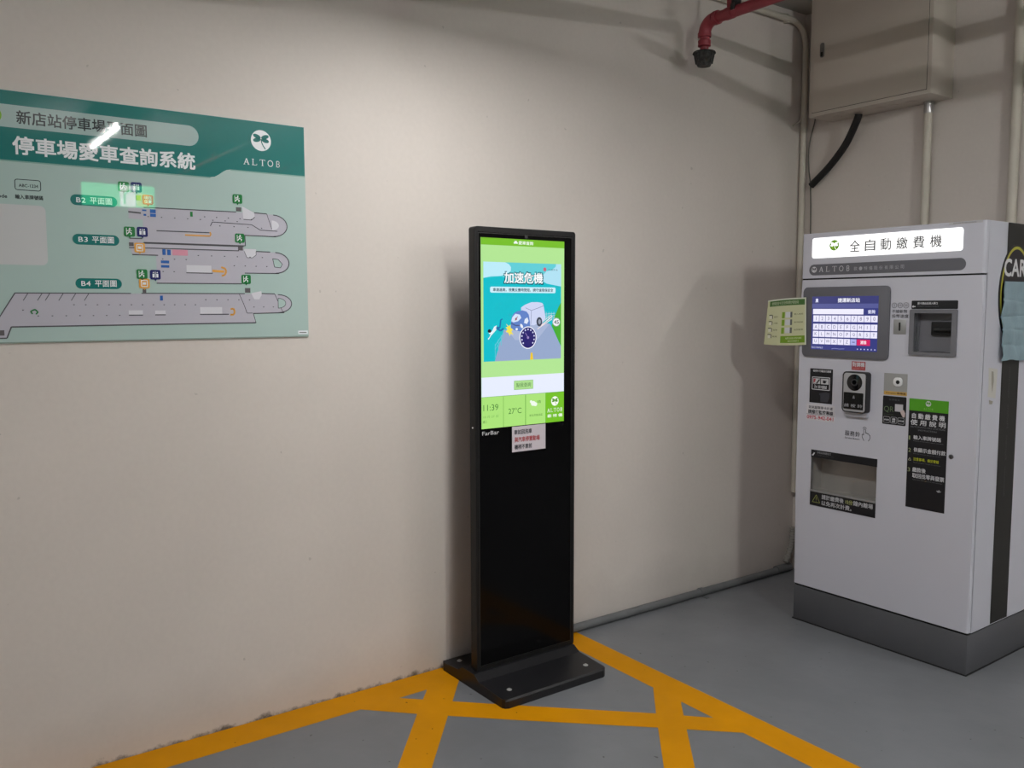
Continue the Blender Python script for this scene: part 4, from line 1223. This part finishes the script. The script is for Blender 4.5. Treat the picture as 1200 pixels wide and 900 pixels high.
for kx, ky in ((0.10, -0.10), (0.17, -0.10), (0.34, -0.10), (0.41, -0.10), (0.50, -0.10)):
    b = bmesh.new()
    add_tube(b, [(kx, ky, 0.0), (kx, ky, -0.002)], 0.026, 20)
    link('knockout', b, M_cab, cb, True)

cn = thing('conduit', 'beige conduit with steel coupling dropping from cabinet behind the machine', 'conduit', (0.726, -0.030, 0))
tube('conduit_pipe', [(0, 0, 0.01), (0, 0, 2.43)], 0.019, M_cond, cn)
tube('coupling', [(0, 0, 2.425), (0, 0, 2.47), (0, 0, 2.4705), (0, 0, 2.477)], [0.0215, 0.0215, 0.025, 0.025], M_steel, cn)
c2 = tube('conduit', [(1.125, -0.022, 0.01), (1.125, -0.022, CEIL - 0.002)], 0.021, M_cond)
tag(c2, 'thick beige conduit running up the wall near the right picture edge', 'conduit')
pth = [(0.021, -2.4, 3.022)] + arc((0.021, -0.145, 2.902), (0, 0, 1), (0, 1, 0), 0.12) + [(0.021, -0.025, 0.45)]
c3 = thing('conduit', 'beige conduit along the top of wall bending down into the corner', 'conduit', (0, 0, 0))
tube('conduit_pipe', pth, 0.0165, M_cond, c3)
for y in (-0.19, -0.9, -1.6):
    b = bmesh.new()
    add_box(b, 0.001, 0.030, y - 0.009, y + 0.009, 3.0, 3.044, 0.002, 1)
    link('clip', b, M_cond, c3)
# flexible tail of the corner conduit
b = bmesh.new()
pts, rs_ = [], []
for i in range(40):
    s = i / 39
    pts.append((0.026 + 0.012 * s, -0.03 - 0.075 * s * s, 0.25 - 0.19 * s))
    rs_.append(0.017 if i % 3 else 0.0135)
fx = link('flexible_conduit', add_tube(b, pts, rs_, 12), mat('ribbed_grey', (0.26, 0.25, 0.23, 1), 0.6), None, True)
tag(fx, 'short ribbed grey flexible conduit in the corner just above the floor', 'conduit')
# white stub on the left wall, thin wire, black hose
sb = tube('wire_stub', [(0.006, -0.10, 2.478), (0.010, -0.05, 2.50), (0.018, -0.044, 2.520)], 0.005, M_cond, None, 8)
tag(sb, 'short beige wire stub poking out of left wall beside cabinet', 'wire')
wi = tube('thin_wire', smooth_path([(0.088, -0.010, 2.60), (0.082, -0.010, 2.51), (0.058, -0.010, 2.42), (0.046, -0.010, 2.34), (0.052, -0.010, 2.24), (0.064, -0.010, 2.15), (0.072, -0.010, 1.9), (0.072, -0.010, 1.2)]), 0.0035, mat('wire_grey', (0.12, 0.115, 0.10, 1), 0.6), None, 6)
tag(wi, 'thin grey wire hanging loosely from the cabinet down the corner', 'wire')
ho = tube('black_hose', smooth_path([(0.402, -0.104, 2.470), (0.398, -0.102, 2.455), (0.366, -0.085, 2.412), (0.318, -0.065, 2.352), (0.268, -0.05, 2.303), (0.190, -0.04, 2.233), (0.085, -0.032, 2.155)]), 0.0185, M_hose, None, 14)
tag(ho, 'black rubber hose sagging from the cabinet to the corner conduit', 'hose')
# pipe on the floor along the left wall
fpipe = thing('floor_pipe', 'grey pipe lying on the floor along the foot of left wall', 'pipe', (0.024, 0, 0))
tube('pipe_run', [(0, -1.80, 0.0195), (0, -0.06, 0.0195)], 0.019, M_pipe, fpipe)
for y in (-0.79,):
    b = bmesh.new()
    add_tube(b, [(0, y - 0.011, 0.0215), (0, y + 0.011, 0.0215)], 0.0215, 14)
    add_box(b, 0.015, 0.05, y - 0.010, y + 0.010, 0.0005, 0.004)
    link('strap', b, M_pipe, fpipe)
tube('pipe_elbow', [(0, -0.17, 0.023), (0, -0.05, 0.023)], 0.023, M_pipe, fpipe)

# ------------------------------------------------------------------ red sprinkler pipe and its neighbour under the ceiling
SY, SX, SZ = -0.95, 0.128, 2.836
rp = thing('sprinkler_pipe', 'red sprinkler pipe under the ceiling with an elbow and dark drop head', 'pipe', (SX, SY, 0))
tube('pipe_run', [(0.06, 0, SZ), (5.5, 0, SZ)], 0.025, M_red, rp, 18)
el = arc((0.058, 0, SZ - 0.058), (0, 0, 1), (-1, 0, 0), 0.058)
b = bmesh.new()
add_tube(b, [(0.085, 0, SZ), (0.062, 0, SZ)], 0.0315, 18)
add_tube(b, el, 0.029, 18)
add_tube(b, [(0, 0, SZ - 0.052), (0, 0, SZ - 0.072)], 0.0315, 18)
link('elbow', b, M_red, rp, True)
tube('drop', [(0, 0, SZ - 0.06), (0, 0, SZ - 0.082), (0, 0, SZ - 0.086), (0, 0, SZ - 0.112), (0, 0, SZ - 0.116), (0, 0, SZ - 0.132)], [0.024, 0.024, 0.030, 0.030, 0.021, 0.019], M_red, rp, 16)
hb = tube('sprinkler_head', [(0, 0, SZ - 0.128), (0, 0, SZ - 0.138), (0, 0, SZ - 0.139), (0, 0, SZ - 0.146), (0, 0, SZ - 0.147), (0, 0, SZ - 0.192), (0, 0, SZ - 0.204)], [0.017, 0.02, 0.052, 0.0545, 0.046, 0.036, 0.030], M_rust, rp, 20)
for k in range(8):
    a = 2 * math.pi * k / 8
    tube('cage_bar', [(0.0475 * math.cos(a), 0.0475 * math.sin(a), SZ - 0.145), (0.0375 * math.cos(a), 0.0375 * math.sin(a), SZ - 0.194)], 0.003, M_rust, hb, 6)
hg = bmesh.new()
add_box(hg, 0.135, 0.165, -0.006, 0.004, SZ + 0.015, CEIL - 0.001, 0.002, 1)
add_tube(hg, [(0.13, 0, SZ), (0.17, 0, SZ)], 0.0275, 18)
link('hanger', hg, M_red, rp, True)
b = bmesh.new()
add_box(b, 0.172, 0.200, -0.02, 0.02, SZ + 0.030, SZ + 0.075, 0.003, 1)
add_box(b, 0.182, 0.190, -0.004, 0.004, SZ + 0.075, CEIL - 0.001)
add_box(b, 0.174, 0.198, -0.028, 0.028, SZ - 0.0, SZ + 0.030, 0.002, 1)
link('clamp', b, mat('clamp_dark', (0.03, 0.03, 0.032, 1), 0.5, metal=0.6), rp)
p2 = thing('ceiling_pipe', 'slim red pipe running parallel to the sprinkler pipe under the ceiling', 'pipe', (1.9, -1.72, 0))
tube('pipe_run', [(0, 0, 2.814), (4.2, 0, 2.814)], 0.0175, M_red, p2, 14)
for x in (0.5, 3.0):
    b = bmesh.new()
    add_box(b, x - 0.012, x + 0.012, -0.005, 0.005, 2.84, CEIL - 0.001)
    link('hanger', b, M_red, p2)

# ------------------------------------------------------------------ ceiling lamps: battens with one tube each
LAMP_LABELS = ['white batten lamp with flat diffuser hanging nearest the poster wall', 'white batten tube lamp mirrored in the poster', 'white batten tube lamp beyond the short wall', 'white batten tube lamp in the far bay', 'added batten tube fill lamp behind the camera']
for (kind, x, y, z, k), lab in zip(LAMPS, LAMP_LABELS):
    lf = thing('tube_lamp' if kind == 'tube' else 'batten_lamp', lab, 'lamp', (x, y, z), 0, 'ceiling lamps')
    b = bmesh.new()
    if kind == 'tube':
        add_box(b, 0, 1.2, -0.055, 0.055, 0.022, 0.075, 0.004, 1)
    else:
        add_box(b, 0, 1.2, -0.06, 0.06, 0.002, 0.07, 0.004, 1)
    link('housing', b, M_lampw, lf)
    if kind == 'tube':
        for xx in (0.0, 1.18):
            b = bmesh.new()
            add_box(b, xx, xx + 0.02, -0.02, 0.02, -0.02, 0.04, 0.003, 1)
            link('tube_holder', b, M_lampw, lf)
    for xx in (0.2, 1.0):
        b = bmesh.new()
        add_tube(b, [(xx, 0, 0.065), (xx, 0, CEIL - z - 0.001)], 0.006, 8)
        link('hanging_rod', b, mat('rod_grey', (0.08, 0.08, 0.08, 1), 0.7), lf)
    b = bmesh.new()
    if kind == 'tube':
        add_tube(b, [(0.022, 0, 0), (1.178, 0, 0)], 0.010, 8)
        link('tube', b, mat('lit_tube_%g' % k, (0.8, 0.8, 0.8, 1), 0.4, emit=TUBE_STRENGTH * k, emit_col=LAMP_COLOUR), lf, True)
    else:
        b.faces.new([b.verts.new(c) for c in ((0.02, 0.05, 0), (1.18, 0.05, 0), (1.18, -0.05, 0), (0.02, -0.05, 0))])
        link_keep('diffuser', b, mat('lit_panel', (0.8, 0.8, 0.8, 1), 0.4, emit=PANEL_STRENGTH * k, emit_col=LAMP_COLOUR), lf)

# lit green direction sign hanging further into the garage (mirrored in the poster)
hs = thing('hanging_sign', 'lit green and white direction sign hanging from the garage ceiling', 'sign', (6.0, -2.62, 2.46))
FM = lambda u, v, n: (-n, u, v)
slab('sign_box', rrect(0, 0.66, 0, 0.22), mat('sign_case', (0.1, 0.1, 0.1, 1), 0.5), hs, FM, -0.06, 0.0)
E_g = mat('lit_sign_green', (0.02, 0.2, 0.08, 1), 0.4, emit=13.0, emit_col=(0.04, 0.75, 0.30, 1))
E_w = mat('lit_sign_white', (0.8, 0.8, 0.8, 1), 0.4, emit=14.0, emit_col=(0.9, 1.0, 0.92, 1))
E_y = mat('lit_sign_lime', (0.5, 0.6, 0.1, 1), 0.4, emit=14.0, emit_col=(0.5, 0.85, 0.2, 1))
slab('sign_face', rrect(0.005, 0.655, 0.005, 0.215), E_g, hs, FM, 0.0, 0.002)
slab('sign_panel', rrect(0.34, 0.48, 0.01, 0.21), E_w, hs, FM, 0.002, 0.003)
slab('sign_panel', rrect(0.49, 0.60, 0.02, 0.14), E_y, hs, FM, 0.002, 0.003)
flat('sign_arrow', polyline([(0.38, 0.03), (0.38, 0.12), (0.42, 0.16), (0.46, 0.16)], 0.02), E_g, hs, FM, 0.004)
